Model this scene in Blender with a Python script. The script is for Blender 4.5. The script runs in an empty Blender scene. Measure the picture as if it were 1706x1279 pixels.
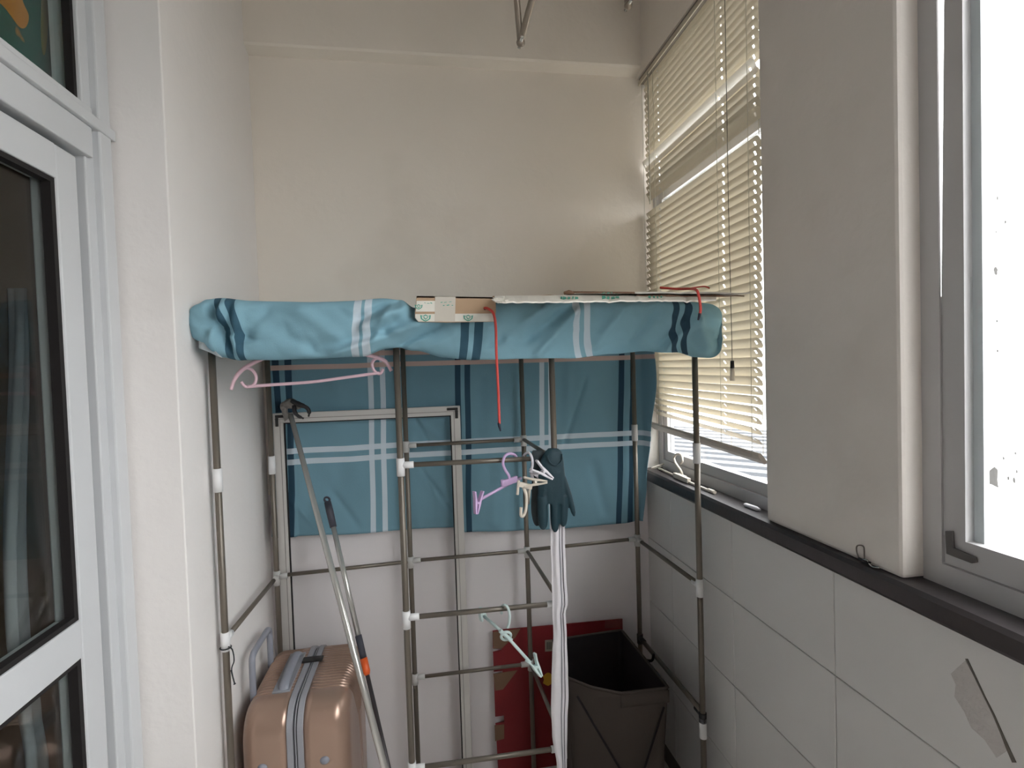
import bpy, bmesh, math, random
from mathutils import Vector, Matrix, noise

random.seed(7)
scene = bpy.context.scene
COL = scene.collection
PI = math.pi

# ------------------------------------------------------------------ camera
FPX = 892.0
EYE = Vector((0.0, 0.0, 1.56))


def _axes():
    dy = Vector((709.4 - 853, -(618.9 - 639.5), -FPX)).normalized()
    u = Vector((-0.0366, 1, 0))
    u = (u - u.dot(dy) * dy).normalized()
    return dy.cross(u), dy, u


AX, AY, AZ = _axes()


def ray(px, py):
    c = Vector((px - 853, 639.5 - py, -FPX))
    return Vector((c.dot(AX), c.dot(AY), c.dot(AZ)))


def at(px, py, x=None, y=None, z=None):
    """point of the room on the plane x=, y= or z= that the photo shows at (px, py)"""
    r = ray(px, py)
    if x is not None:
        t = x / r.x
    elif y is not None:
        t = y / r.y
    else:
        t = (z - EYE.z) / r.z
    return EYE + r * t


cam_d = bpy.data.cameras.new('camera')
cam_d.sensor_width = 36
cam_d.lens = FPX / 1706 * 36
cam_d.clip_start = 0.02
cam = bpy.data.objects.new('camera', cam_d)
COL.objects.link(cam)
R = Matrix((AX, AY, AZ))
cam.matrix_world = Matrix.Translation(EYE) @ R.to_4x4()
scene.camera = cam

# ------------------------------------------------------------------ sky, light, exposure
world = bpy.data.worlds.new('overcast_sky')
scene.world = world
world.use_nodes = True
wn = world.node_tree
bg = wn.nodes['Background']
# overcast sky: three times as bright overhead as at the horizon
_tc = wn.nodes.new('ShaderNodeTexCoord')
_sp = wn.nodes.new('ShaderNodeSeparateXYZ')
wn.links.new(_tc.outputs['Generated'], _sp.inputs[0])
_cl = wn.nodes.new('ShaderNodeMath')
_cl.operation = 'MAXIMUM'
_cl.inputs[1].default_value = 0.0
wn.links.new(_sp.outputs['Z'], _cl.inputs[0])
_ma = wn.nodes.new('ShaderNodeMath')
_ma.operation = 'MULTIPLY_ADD'
_ma.inputs[1].default_value = 2.0 * 2.4
_ma.inputs[2].default_value = 2.4
wn.links.new(_cl.outputs[0], _ma.inputs[0])
bg.inputs['Color'].default_value = (1.0, 0.985, 0.995, 1)
wn.links.new(_ma.outputs[0], bg.inputs['Strength'])

scene.view_settings.view_transform = 'Standard'
scene.view_settings.look = 'None'
scene.view_settings.exposure = 1.2
scene.view_settings.gamma = 1.0
scene.view_settings.use_curve_mapping = False


# ------------------------------------------------------------------ materials
def srgb(r, g, b):
    f = lambda c: ((c / 255) / 12.92) if c / 255 <= 0.04045 else (((c / 255) + 0.055) / 1.055) ** 2.4
    return (f(r), f(g), f(b), 1)


def mat(name, col, rough=0.6, metal=0.0, var=0.06, scale=12.0, bump=0.0, bscale=60.0, spec=0.5):
    m = bpy.data.materials.new(name)
    m.use_nodes = True
    nt = m.node_tree
    b = nt.nodes['Principled BSDF']
    b.inputs['Roughness'].default_value = rough
    b.inputs['Metallic'].default_value = metal
    b.inputs['Specular IOR Level'].default_value = spec
    tc = nt.nodes.new('ShaderNodeTexCoord')
    nz = nt.nodes.new('ShaderNodeTexNoise')
    nz.inputs['Scale'].default_value = scale
    nz.inputs['Detail'].default_value = 4
    nt.links.new(tc.outputs['Object'], nz.inputs['Vector'])
    mx = nt.nodes.new('ShaderNodeMix')
    mx.data_type = 'RGBA'
    lo = tuple(c * (1 - var) for c in col[:3]) + (1,)
    hi = tuple(min(1, c * (1 + var)) for c in col[:3]) + (1,)
    mx.inputs['A'].default_value = lo
    mx.inputs['B'].default_value = hi
    nt.links.new(nz.outputs['Fac'], mx.inputs['Factor'])
    nt.links.new(mx.outputs['Result'], b.inputs['Base Color'])
    if bump:
        n2 = nt.nodes.new('ShaderNodeTexNoise')
        n2.inputs['Scale'].default_value = bscale
        n2.inputs['Detail'].default_value = 3
        nt.links.new(tc.outputs['Object'], n2.inputs['Vector'])
        bp = nt.nodes.new('ShaderNodeBump')
        bp.inputs['Strength'].default_value = bump
        bp.inputs['Distance'].default_value = 0.01
        nt.links.new(n2.outputs['Fac'], bp.inputs['Height'])
        nt.links.new(bp.outputs['Normal'], b.inputs['Normal'])
    return m


def wall_mat(name, col, stain=(0.55, 0.5, 0.45), lo=0.62, hi=0.85, amt=0.25, sc=2.2):
    """painted plaster with faint dirty blotches"""
    m = mat(name, col, 0.85, var=0.03, scale=3, bump=0.15, bscale=35, spec=0.2)
    nt = m.node_tree
    b = nt.nodes['Principled BSDF']
    base = b.inputs['Base Color'].links[0].from_socket
    nz = nt.nodes.new('ShaderNodeTexNoise')
    nz.inputs['Scale'].default_value = sc
    nz.inputs['Detail'].default_value = 6
    tc = [n for n in nt.nodes if n.type == 'TEX_COORD'][0]
    nt.links.new(tc.outputs['Object'], nz.inputs['Vector'])
    mr = nt.nodes.new('ShaderNodeMapRange')
    mr.inputs['From Min'].default_value = lo
    mr.inputs['From Max'].default_value = hi
    mr.inputs['To Max'].default_value = amt
    nt.links.new(nz.outputs['Fac'], mr.inputs['Value'])
    mx = nt.nodes.new('ShaderNodeMix')
    mx.data_type = 'RGBA'
    nt.links.new(mr.outputs['Result'], mx.inputs['Factor'])
    nt.links.new(base, mx.inputs['A'])
    mx.inputs['B'].default_value = (col[0] * stain[0], col[1] * stain[1], col[2] * stain[2], 1)
    nt.links.new(mx.outputs['Result'], b.inputs['Base Color'])
    return m


def glass_mat(name, tint=(0.96, 0.98, 0.98), refl=0.08):
    m = bpy.data.materials.new(name)
    m.use_nodes = True
    nt = m.node_tree
    nt.nodes.remove(nt.nodes['Principled BSDF'])
    out = nt.nodes['Material Output']
    t = nt.nodes.new('ShaderNodeBsdfTransparent')
    t.inputs['Color'].default_value = (*tint, 1)
    g = nt.nodes.new('ShaderNodeBsdfGlossy')
    g.inputs['Roughness'].default_value = 0.02
    mx = nt.nodes.new('ShaderNodeMixShader')
    lw = nt.nodes.new('ShaderNodeLayerWeight')
    lw.inputs['Blend'].default_value = 0.5
    pw = nt.nodes.new('ShaderNodeMath')
    pw.operation = 'POWER'
    pw.inputs[1].default_value = 5.0
    nt.links.new(lw.outputs['Facing'], pw.inputs[0])
    ma = nt.nodes.new('ShaderNodeMath')
    ma.operation = 'MULTIPLY_ADD'
    ma.inputs[1].default_value = 0.5
    ma.inputs[2].default_value = refl / 2
    nt.links.new(pw.outputs[0], ma.inputs[0])
    nt.links.new(ma.outputs[0], mx.inputs['Fac'])
    nt.links.new(t.outputs[0], mx.inputs[1])
    nt.links.new(g.outputs[0], mx.inputs[2])
    nt.links.new(mx.outputs[0], out.inputs['Surface'])
    return m


def stripe_cloth(name, base, us, vs):
    """plaid cloth: us / vs are lists of (centre, half width, colour) along UV x / y in metres"""
    m = mat(name, base, 0.85, var=0.07, scale=7, bump=0.12, bscale=420, spec=0.15)
    nt = m.node_tree
    b = nt.nodes['Principled BSDF']
    cur = b.inputs['Base Color'].links[0].from_socket
    uv = nt.nodes.new('ShaderNodeUVMap')
    uv.uv_map = 'UVMap'
    sp = nt.nodes.new('ShaderNodeSeparateXYZ')
    nt.links.new(uv.outputs['UV'], sp.inputs[0])
    for lst, ax in ((us, 'X'), (vs, 'Y')):
        for c, hw, colr in lst:
            cmp_ = nt.nodes.new('ShaderNodeMath')
            cmp_.operation = 'COMPARE'
            nt.links.new(sp.outputs[ax], cmp_.inputs[0])
            cmp_.inputs[1].default_value = c
            cmp_.inputs[2].default_value = hw
            sc = nt.nodes.new('ShaderNodeMath')
            sc.operation = 'MULTIPLY'
            sc.inputs[1].default_value = 0.9
            nt.links.new(cmp_.outputs[0], sc.inputs[0])
            mx = nt.nodes.new('ShaderNodeMix')
            mx.data_type = 'RGBA'
            nt.links.new(sc.outputs[0], mx.inputs['Factor'])
            nt.links.new(cur, mx.inputs['A'])
            mx.inputs['B'].default_value = colr
            cur = mx.outputs['Result']
    nt.links.new(cur, b.inputs['Base Color'])
    return m


M = {}
M['plaster'] = wall_mat('plaster_white', srgb(236, 227, 216))
M['plaster_left'] = wall_mat('plaster_left', srgb(234, 229, 226))
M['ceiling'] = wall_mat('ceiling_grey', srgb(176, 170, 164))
M['front'] = wall_mat('front_wall_brown', srgb(128, 116, 106))
M['dado'] = mat('white_dado_tile', srgb(228, 223, 224), 0.5, var=0.03, scale=4)
M['pillar'] = wall_mat('plaster_pillar', srgb(222, 215, 208), lo=0.52, hi=0.8, amt=0.22, sc=3.5)
M['tile'] = mat('glazed_white_tile', srgb(214, 211, 208), 0.42, var=0.05, scale=5, bump=0.04, bscale=20)
M['grout'] = mat('dirty_grout', srgb(110, 104, 98), 0.9)
M['sill'] = mat('dark_stone_sill', srgb(58, 53, 54), 0.35, var=0.2, scale=30, bump=0.05)
M['floor'] = mat('floor_tile', srgb(226, 222, 216), 0.4)
M['alu'] = mat('window_aluminium', srgb(186, 184, 184), 0.45, 0.15, var=0.05)
M['door'] = mat('white_door_profile', srgb(200, 201, 203), 0.4, var=0.03)
M['gasket'] = mat('black_rubber_gasket', srgb(22, 17, 17), 0.7)
M['glass'] = glass_mat('window_glass')
M['dglass'] = glass_mat('door_glass', (0.9, 0.93, 0.92))
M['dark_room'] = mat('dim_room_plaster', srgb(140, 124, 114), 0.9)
M['curtain'] = mat('grey_curtain', srgb(150, 152, 156), 0.9)
M['tube'] = mat('bronze_painted_tube', srgb(112, 104, 94), 0.38, 0.35, var=0.08)
M['joint'] = mat('white_plastic_joint', srgb(225, 224, 224), 0.5)
M['joint_grey'] = mat('grey_plastic_joint', srgb(190, 188, 185), 0.5)
M['joint_black'] = mat('black_plastic_joint', srgb(38, 36, 38), 0.5)
M['slat'] = mat('cream_blind_slat', srgb(208, 198, 178), 0.5, var=0.03)
_nt = M['slat'].node_tree
_b = _nt.nodes['Principled BSDF']
_tl = _nt.nodes.new('ShaderNodeBsdfTranslucent')
_nt.links.new(_b.inputs['Base Color'].links[0].from_socket, _tl.inputs['Color'])
_ms = _nt.nodes.new('ShaderNodeMixShader')
_ms.inputs[0].default_value = 0.07
_nt.links.new(_b.outputs[0], _ms.inputs[1])
_nt.links.new(_tl.outputs[0], _ms.inputs[2])
_nt.links.new(_ms.outputs[0], _nt.nodes['Material Output'].inputs['Surface'])
M['rail'] = mat('brown_blind_rail', srgb(132, 122, 112), 0.45, var=0.05)
M['bottom_rail'] = mat('blind_bottom_rail', srgb(188, 178, 168), 0.45)
M['cord'] = mat('pale_ladder_cord', srgb(190, 186, 170), 0.8)
M['redcord'] = mat('red_cord', srgb(208, 74, 66), 0.6)
M['tip'] = mat('dark_cord_tip', srgb(30, 35, 55), 0.5)
M['card'] = mat('brown_cardboard', srgb(178, 150, 122), 0.85, var=0.08, scale=20)
M['cardprint'] = mat('whitened_cardboard', srgb(222, 218, 208), 0.8, var=0.07, scale=30)
M['tape'] = mat('glossy_tape', srgb(205, 198, 186), 0.25)
M['green'] = mat('green_ink', srgb(70, 160, 140), 0.7)
M['pink'] = mat('pink_plastic', srgb(226, 190, 200), 0.4)
M['lilac'] = mat('lilac_plastic', srgb(208, 178, 218), 0.4)
M['cream'] = mat('cream_plastic', srgb(222, 212, 198), 0.45)
M['whitep'] = mat('white_plastic', srgb(228, 224, 230), 0.4)
M['mint'] = mat('mint_plastic', srgb(205, 222, 220), 0.4)
M['glove'] = mat('teal_rubber_glove', srgb(22, 54, 64), 0.6, var=0.15, scale=14, bump=0.2, bscale=45)
M['glove2'] = mat('dark_back_glove', srgb(52, 62, 66), 0.75, var=0.15, scale=14, bump=0.2, bscale=60)
M['gold'] = mat('rose_gold_shell', srgb(170, 142, 126), 0.28, 0.45, var=0.04)
M['zip'] = mat('grey_zip_band', srgb(150, 150, 156), 0.5)
M['zipdark'] = mat('dark_zip_teeth', srgb(70, 70, 76), 0.5)
M['greyplastic'] = mat('grey_handle_plastic', srgb(140, 142, 152), 0.4)
M['lock'] = mat('black_lock', srgb(35, 33, 33), 0.4)
M['silver'] = mat('brushed_steel', srgb(205, 203, 198), 0.24, 0.6, var=0.04)
M['darksteel'] = mat('dark_pole', srgb(78, 74, 76), 0.35, 0.5)
M['claw'] = mat('black_claw', srgb(32, 28, 30), 0.5)
M['clawgrey'] = mat('worn_grey_head', srgb(120, 115, 110), 0.6, var=0.3, scale=60, bump=0.5, bscale=150)
M['grip'] = mat('dark_grey_grip', srgb(66, 66, 76), 0.6)
M['orange'] = mat('orange_collar', srgb(235, 100, 40), 0.45)
M['frame'] = mat('screen_frame_aluminium', srgb(206, 202, 198), 0.4, 0.15, var=0.04)
M['red'] = mat('red_printed_card', srgb(120, 20, 27), 0.6, var=0.12, scale=8)
M['kraft'] = mat('torn_brown_card', srgb(120, 92, 72), 0.85, var=0.1)
M['yellow'] = mat('yellow_print', srgb(205, 150, 40), 0.7)
M['bin'] = mat('brown_black_fabric', srgb(74, 67, 63), 0.9, var=0.12, scale=10, bump=0.15, bscale=300, spec=0.15)
M['bindark'] = mat('dark_bin_lining', srgb(44, 40, 42), 0.9, var=0.1, spec=0.1)
M['stripw'] = mat('white_vinyl_strip', srgb(232, 228, 232), 0.45, var=0.03)
M['string'] = mat('black_string', srgb(45, 48, 50), 0.9)
M['pipe'] = mat('taupe_metal_pipe', srgb(150, 138, 126), 0.35, 0.5)
M['chrome'] = mat('bright_wire', srgb(215, 212, 208), 0.2, 1.0)
M['rust'] = mat('dull_wire', srgb(120, 112, 104), 0.5, 0.6)
M['ext'] = wall_mat('exterior_render', srgb(245, 245, 245), lo=0.6, hi=0.72, amt=0.35, sc=1.3)
M['spot'] = mat('peeled_render', srgb(60, 58, 56), 0.9, var=0.2, scale=40)
M['ground'] = mat('exterior_ground', srgb(105, 105, 102), 0.9)
M['louvre'] = mat('grey_louvre', srgb(60, 62, 66), 0.5)
M['crack'] = mat('crack_dirt', srgb(104, 98, 90), 0.95, var=0.3, scale=60)
M['peel'] = mat('bared_plaster', srgb(196, 190, 186), 0.9, var=0.08, scale=30, bump=0.4, bscale=60)

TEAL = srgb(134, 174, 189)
TEAL_SHADE = srgb(116, 153, 168)      # same cloth, darkened: shade under the cover is put into the colour
WHITE = srgb(205, 216, 224)
DARK = srgb(44, 78, 96)
DARK2 = srgb(34, 58, 78)
PINK = srgb(212, 180, 168)


# painted board: green with orange blotches
def painted_board():
    m = mat('green_orange_paint', srgb(14, 84, 74), 0.5, var=0.3, scale=22)
    nt = m.node_tree
    b = nt.nodes['Principled BSDF']
    cur = b.inputs['Base Color'].links[0].from_socket
    tc = [n for n in nt.nodes if n.type == 'TEX_COORD'][0]
    nz = nt.nodes.new('ShaderNodeTexNoise')
    nz.inputs['Scale'].default_value = 9
    nz.inputs['Detail'].default_value = 3
    nt.links.new(tc.outputs['Object'], nz.inputs['Vector'])
    mr = nt.nodes.new('ShaderNodeMapRange')
    mr.inputs['From Min'].default_value = 0.70
    mr.inputs['From Max'].default_value = 0.74
    nt.links.new(nz.outputs['Fac'], mr.inputs['Value'])
    mx = nt.nodes.new('ShaderNodeMix')
    mx.data_type = 'RGBA'
    nt.links.new(mr.outputs['Result'], mx.inputs['Factor'])
    nt.links.new(cur, mx.inputs['A'])
    mx.inputs['B'].default_value = srgb(196, 128, 30)
    nt.links.new(mx.outputs['Result'], b.inputs['Base Color'])
    return m


M['painting'] = painted_board()


# ------------------------------------------------------------------ mesh helpers
class MB:
    def __init__(self):
        self.bm = bmesh.new()
        self.uv = None

    def box(self, a, b, rot=None, pivot=None):
        a, b = Vector(a), Vector(b)
        lo = Vector(map(min, a, b))
        hi = Vector(map(max, a, b))
        vs = []
        for x in (lo.x, hi.x):
            for y in (lo.y, hi.y):
                for z in (lo.z, hi.z):
                    p = Vector((x, y, z))
                    if rot is not None:
                        c = pivot if pivot is not None else (lo + hi) / 2
                        p = c + rot @ (p - c)
                    vs.append(self.bm.verts.new(p))
        for f in ((0, 1, 3, 2), (4, 6, 7, 5), (0, 4, 5, 1), (2, 3, 7, 6), (0, 2, 6, 4), (1, 5, 7, 3)):
            self.bm.faces.new([vs[i] for i in f])
        return self

    def bar(self, p, q, w, h, up=(0, 0, 1)):
        """box along p->q, w across (perpendicular to up), h along up"""
        p, q = Vector(p), Vector(q)
        d = (q - p).normalized()
        s = d.cross(Vector(up)).normalized()
        u = s.cross(d)
        vs = []
        for c in (p, q):
            for i, j in ((-1, -1), (1, -1), (1, 1), (-1, 1)):
                vs.append(self.bm.verts.new(c + s * i * w / 2 + u * j * h / 2))
        for f in ((3, 2, 1, 0), (4, 5, 6, 7), (0, 1, 5, 4), (1, 2, 6, 5), (2, 3, 7, 6), (3, 0, 4, 7)):
            self.bm.faces.new([vs[i] for i in f])
        return self

    def tube(self, pts, r, seg=10, flat=1.0, flat_dir=None):
        pts = [Vector(p) for p in pts]
        n = len(pts)
        rs = r if isinstance(r, (list, tuple)) else [r] * n
        rings = []
        ref = None
        for i, p in enumerate(pts):
            d = (pts[min(i + 1, n - 1)] - pts[max(i - 1, 0)])
            if d.length < 1e-9:
                d = Vector((0, 0, 1))
            d.normalize()
            if ref is None:
                ref = Vector(flat_dir) if flat_dir else (Vector((1, 0, 0)) if abs(d.x) < 0.8 else Vector((0, 1, 0)))
            a = (ref - ref.dot(d) * d)
            if a.length < 1e-6:
                a = d.orthogonal()
            a.normalize()
            b = d.cross(a)
            ref = a
            rings.append([self.bm.verts.new(p + (a * math.cos(2 * PI * k / seg) * flat + b * math.sin(2 * PI * k / seg)) * rs[i]) for k in range(seg)])
        for i in range(n - 1):
            for k in range(seg):
                f = self.bm.faces.new((rings[i][k], rings[i][(k + 1) % seg], rings[i + 1][(k + 1) % seg], rings[i + 1][k]))
                f.smooth = True
        self.bm.faces.new(list(reversed(rings[0])))
        self.bm.faces.new(rings[-1])
        return self

    def prism(self, pts, off):
        """closed polygon pts (3D) extruded by vector off"""
        off = Vector(off)
        a = [self.bm.verts.new(Vector(p)) for p in pts]
        b = [self.bm.verts.new(Vector(p) + off) for p in pts]
        n = len(a)
        self.bm.faces.new(list(reversed(a)))
        self.bm.faces.new(b)
        for i in range(n):
            self.bm.faces.new((a[i], a[(i + 1) % n], b[(i + 1) % n], b[i]))
        return self

    def ball(self, c, rx, ry=None, rz=None, u=12, v=8):
        ry = rx if ry is None else ry
        rz = rx if rz is None else rz
        mtx = Matrix.Translation(Vector(c)) @ Matrix.Diagonal((rx, ry, rz, 1))
        g = bmesh.ops.create_uvsphere(self.bm, u_segments=u, v_segments=v, radius=1, matrix=mtx)
        for vv in g['verts']:
            for f in vv.link_faces:
                f.smooth = True
        return self

    def grid(self, nu, nv, fn, uvfn=None, smooth=True, closed_v=False):
        vs = [[self.bm.verts.new(fn(i / nu, j / nv)) for j in range(nv + (0 if closed_v else 1))] for i in range(nu + 1)]
        if uvfn and self.uv is None:
            self.uv = self.bm.loops.layers.uv.new('UVMap')
        for i in range(nu):
            for j in range(nv):
                j2 = (j + 1) % nv if closed_v else j + 1
                f = self.bm.faces.new((vs[i][j], vs[i + 1][j], vs[i + 1][j2], vs[i][j2]))
                f.smooth = smooth
                if uvfn:
                    for lp, (a, b) in zip(f.loops, ((i, j), (i + 1, j), (i + 1, j + 1), (i, j + 1))):
                        lp[self.uv].uv = uvfn(a / nu, b / nv)
        return vs

    def cap(self, ring, flip=False):
        self.bm.faces.new(list(reversed(ring)) if flip else ring)

    def mesh(self, name, m, fix=True):
        if fix:
            bmesh.ops.recalc_face_normals(self.bm, faces=self.bm.faces)
        me = bpy.data.meshes.new(name)
        self.bm.to_mesh(me)
        self.bm.free()
        me.materials.append(m)
        return me


OFF = {}


def obj(name, mb, m, parent=None, bevel=0, solid=0, fix=True):
    me = mb.mesh(name, m, fix)
    o = bpy.data.objects.new(name, me)
    COL.objects.link(o)
    off = Vector((0, 0, 0))
    if parent is not None:
        o.parent = parent
        off = OFF[parent.name]
        me.transform(Matrix.Translation(-off))
    OFF[o.name] = off
    if bevel:
        md = o.modifiers.new('bevel', 'BEVEL')
        md.width = bevel
        md.segments = 2
        md.limit_method = 'ANGLE'
    if solid:
        md = o.modifiers.new('solid', 'SOLIDIFY')
        md.thickness = solid
        md.offset = 0
    return o


def thing(name, label, cat, loc, group=None):
    o = bpy.data.objects.new(name, None)
    o.empty_display_size = 0.05
    COL.objects.link(o)
    o.location = loc
    OFF[o.name] = Vector(loc)
    o['label'] = label
    o['category'] = cat
    if group:
        o['group'] = group
    return o


def tag(o, label, cat, group=None):
    o['label'] = label
    o['category'] = cat
    if group:
        o['group'] = group
    return o


def struct(o):
    o['kind'] = 'structure'
    return o


def arc(c, r, a0, a1, n, ax1, ax2):
    c, ax1, ax2 = Vector(c), Vector(ax1), Vector(ax2)
    return [c + ax1 * r * math.cos(a0 + (a1 - a0) * i / n) + ax2 * r * math.sin(a0 + (a1 - a0) * i / n) for i in range(n + 1)]


def smooth_path(pts, n=6):
    pts = [Vector(p) for p in pts]
    out = []
    for i in range(len(pts) - 1):
        p0 = pts[max(i - 1, 0)]
        p1, p2 = pts[i], pts[i + 1]
        p3 = pts[min(i + 2, len(pts) - 1)]
        for k in range(n):
            t = k / n
            out.append(0.5 * ((2 * p1) + (p2 - p0) * t + (2 * p0 - 5 * p1 + 4 * p2 - p3) * t * t + (3 * p1 - p0 - 3 * p2 + p3) * t ** 3))
    out.append(pts[-1])
    return out


def lerp(a, b, t):
    return a + (b - a) * t


def interp(x, tab):
    if x <= tab[0][0]:
        return tab[0][1]
    for (x0, y0), (x1, y1) in zip(tab, tab[1:]):
        if x <= x1:
            t = (x - x0) / (x1 - x0)
            t = t * t * (3 - 2 * t)
            return y0 + (y1 - y0) * t
    return tab[-1][1]


# ------------------------------------------------------------------ room shell
XR, XL, YB, YF = 0.868, -0.58, 2.05, -2.1
XD = -0.70                      # door plane
YREV = 1.375                    # reveal beside the door
ZC = 3.03
SILL = 1.142
YP0, YP1 = 0.865, 1.272         # pillar

struct(obj('floor', MB().box((-0.9, YF - 0.1, -0.06), (1.2, YB + 0.2, 0)), M['floor']))
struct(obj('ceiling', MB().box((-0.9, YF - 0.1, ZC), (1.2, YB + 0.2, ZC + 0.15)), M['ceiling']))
struct(obj('wall_back', MB().box((-0.9, YB, 0), (0.98, YB + 0.2, ZC)), M['plaster']))
struct(obj('wall_front', MB().box((-0.9, YF - 0.1, 0), (1.15, YF, ZC)), M['front']))
struct(obj('wall_back_dado', MB().box((XL, YB - 0.004, 0), (XR + 0.006, YB, 1.13)), M['dado']))
# beam on the back wall: its soffit is the paler strip
bm_ = MB()
bm_.prism([(XL, YB, 2.70), (XL, YB - 0.045, 2.712), (XL, YB - 0.05, 2.72), (XL, YB - 0.05, ZC), (XL, YB, ZC)], (XR - XL, 0, 0))
struct(obj('trim_1', bm_, M['plaster']))
# left wall: far solid part, and the wall around the door behind it
w = MB().box((XL - 0.25, YREV, 0), (XL, YB, ZC))
struct(obj('wall_left', w, M['plaster_left'], bevel=0.003))
struct(obj('wall_left_lintel', MB().box((XD - 0.13, YF, 2.72), (XD, YREV, ZC)), M['plaster_left']))
struct(obj('wall_left_rear', MB().box((XD - 0.13, YF, 0), (XD, -0.35, 2.72)), M['plaster_left']))
# parapet under the windows, with single tiles
wr = struct(obj('wall_right', MB().box((XR + 0.006, YF, 0), (XR + 0.24, YB, 1.10)), M['grout']))
zs = [1.0985, 0.86, 0.60, 0.34, 0.08]
ys = [YB, 1.838, 1.438, 1.040, 0.642, 0.244, -0.154, -0.552, -0.95]
tile_meshes = {}
for i in range(len(ys) - 1):
    for j in range(len(zs) - 1):
        hy, hz = round((ys[i] - ys[i + 1]) / 2 - 0.0011, 4), round((zs[j] - zs[j + 1]) / 2 - 0.0011, 4)
        if (hy, hz) not in tile_meshes:
            t = MB()
            e = 0.0015
            f0 = [(-0.0, -hy, -hz), (0, hy, -hz), (0, hy, hz), (0, -hy, hz)]
            vs0 = [t.bm.verts.new((0.006, y, z)) for _, y, z in f0]
            vs1 = [t.bm.verts.new((0.0012, y, z)) for _, y, z in f0]
            vs2 = [t.bm.verts.new((0, y - e * (1 if y > 0 else -1), z - e * (1 if z > 0 else -1))) for _, y, z in f0]
            for a, b in ((vs0, vs1), (vs1, vs2)):
                for k in range(4):
                    t.bm.faces.new((a[k], a[(k + 1) % 4], b[(k + 1) % 4], b[k]))
            t.bm.faces.new(vs2)
            tile_meshes[(hy, hz)] = t.mesh('tile', M['tile'])
        o = bpy.data.objects.new('tile', tile_meshes[(hy, hz)])
        COL.objects.link(o)
        o.parent = wr
        o.location = (XR + random.uniform(-0.0004, 0.0004), (ys[i] + ys[i + 1]) / 2, (zs[j] + zs[j + 1]) / 2)
# the broken glaze on the near tile
P = lambda px, py, dx=0.0: at(px, py, x=XR + dx)
cr = MB()
line = [(1610, 1097, 5), (1622, 1122, 4), (1640, 1160, 3), (1655, 1190, 4), (1668, 1220, 5), (1680, 1248, 8), (1690, 1270, 9)]
cr.prism([P(x - wd * 0.45, y, -0.0012) for x, y, wd in line] + [P(x + wd * 0.3, y, -0.0012) for x, y, wd in reversed(line)], (0.0025, 0, 0))
obj('crack', cr, M['crack'], wr)
pl = MB()
outl = [(1608, 1100), (1622, 1126), (1640, 1164), (1655, 1194), (1668, 1224), (1678, 1250), (1660, 1262), (1640, 1232), (1618, 1212), (1606, 1185), (1590, 1160), (1592, 1140), (1584, 1122)]
pl.prism([P(x, y, -0.0008) for x, y in outl], (0.002, 0, 0))
obj('peeled_patch', pl, M['peel'], wr)

# stone sill
s = MB()
prof = [(0.853, 1.10), (0.850, 1.106), (0.850, 1.134), (0.856, SILL), (1.06, SILL), (1.06, 1.10)]
s.prism([(x, YF, z) for x, z in prof], (0, YB - YF, 0))
struct(obj('trim_2', s, M['sill']))
# pillar and lintel
struct(obj('wall_right_pillar', MB().box((XR, YP0, SILL), (0.94, YP1, 2.69)), M['pillar'], bevel=0.008))
struct(obj('wall_right_lintel', MB().box((XR, YF, 2.69), (XR + 0.24, YB, ZC)), M['plaster']))
struct(obj('wall_right_rear', MB().box((XR, YF, SILL), (XR + 0.24, -1.5, 2.69)), M['plaster']))

# ------------------------------------------------------------------ window 1 (behind the blind)
W0, W1 = 0.925, 0.975
w1 = struct(obj('window_1', MB().box((W0, YP1, SILL), (W1, YB, SILL + 0.036)), M['alu']))
for a, b in (((W0, YP1, 2.654), (W1, YB, 2.69)), ((W0, YB - 0.035, SILL + 0.036), (W1, YB, 2.654)), ((W0, YP1, SILL + 0.036), (W1, YP1 + 0.035, 2.654)), ((W0, YP1 + 0.035, 2.232), (W1, YB - 0.035, 2.272))):
    obj('frame_bar', MB().box(a, b), M['alu'], w1)
S0, S1 = 0.932, 0.957


def sash(parent, x0, x1, y0, y1, z0, z1, wdt, bottom=0.035, m=None, glass=None):
    m = m or M['alu']
    sh = obj('sash', MB().box((x0, y0, z0), (x1, y1, z0 + bottom)), m, parent)
    obj('sash_bar', MB().box((x0, y0, z1 - wdt), (x1, y1, z1)), m, sh)
    obj('sash_bar', MB().box((x0, y0, z0 + bottom), (x1, y0 + wdt, z1 - wdt)), m, sh)
    obj('sash_bar', MB().box((x0, y1 - wdt, z0 + bottom), (x1, y1, z1 - wdt)), m, sh)
    xm = (x0 + x1) / 2
    obj('pane', MB().box((xm - 0.002, y0 + wdt, z0 + bottom), (xm + 0.002, y1 - wdt, z1 - wdt)), glass or M['glass'], sh)
    return sh


sash(w1, S0, S1, YP1 + 0.037, YB - 0.037, SILL + 0.038, 2.230, 0.03)
obj('pane', MB().box((0.948, YP1 + 0.035, 2.272), (0.952, YB - 0.035, 2.654)), M['glass'], w1)

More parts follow.
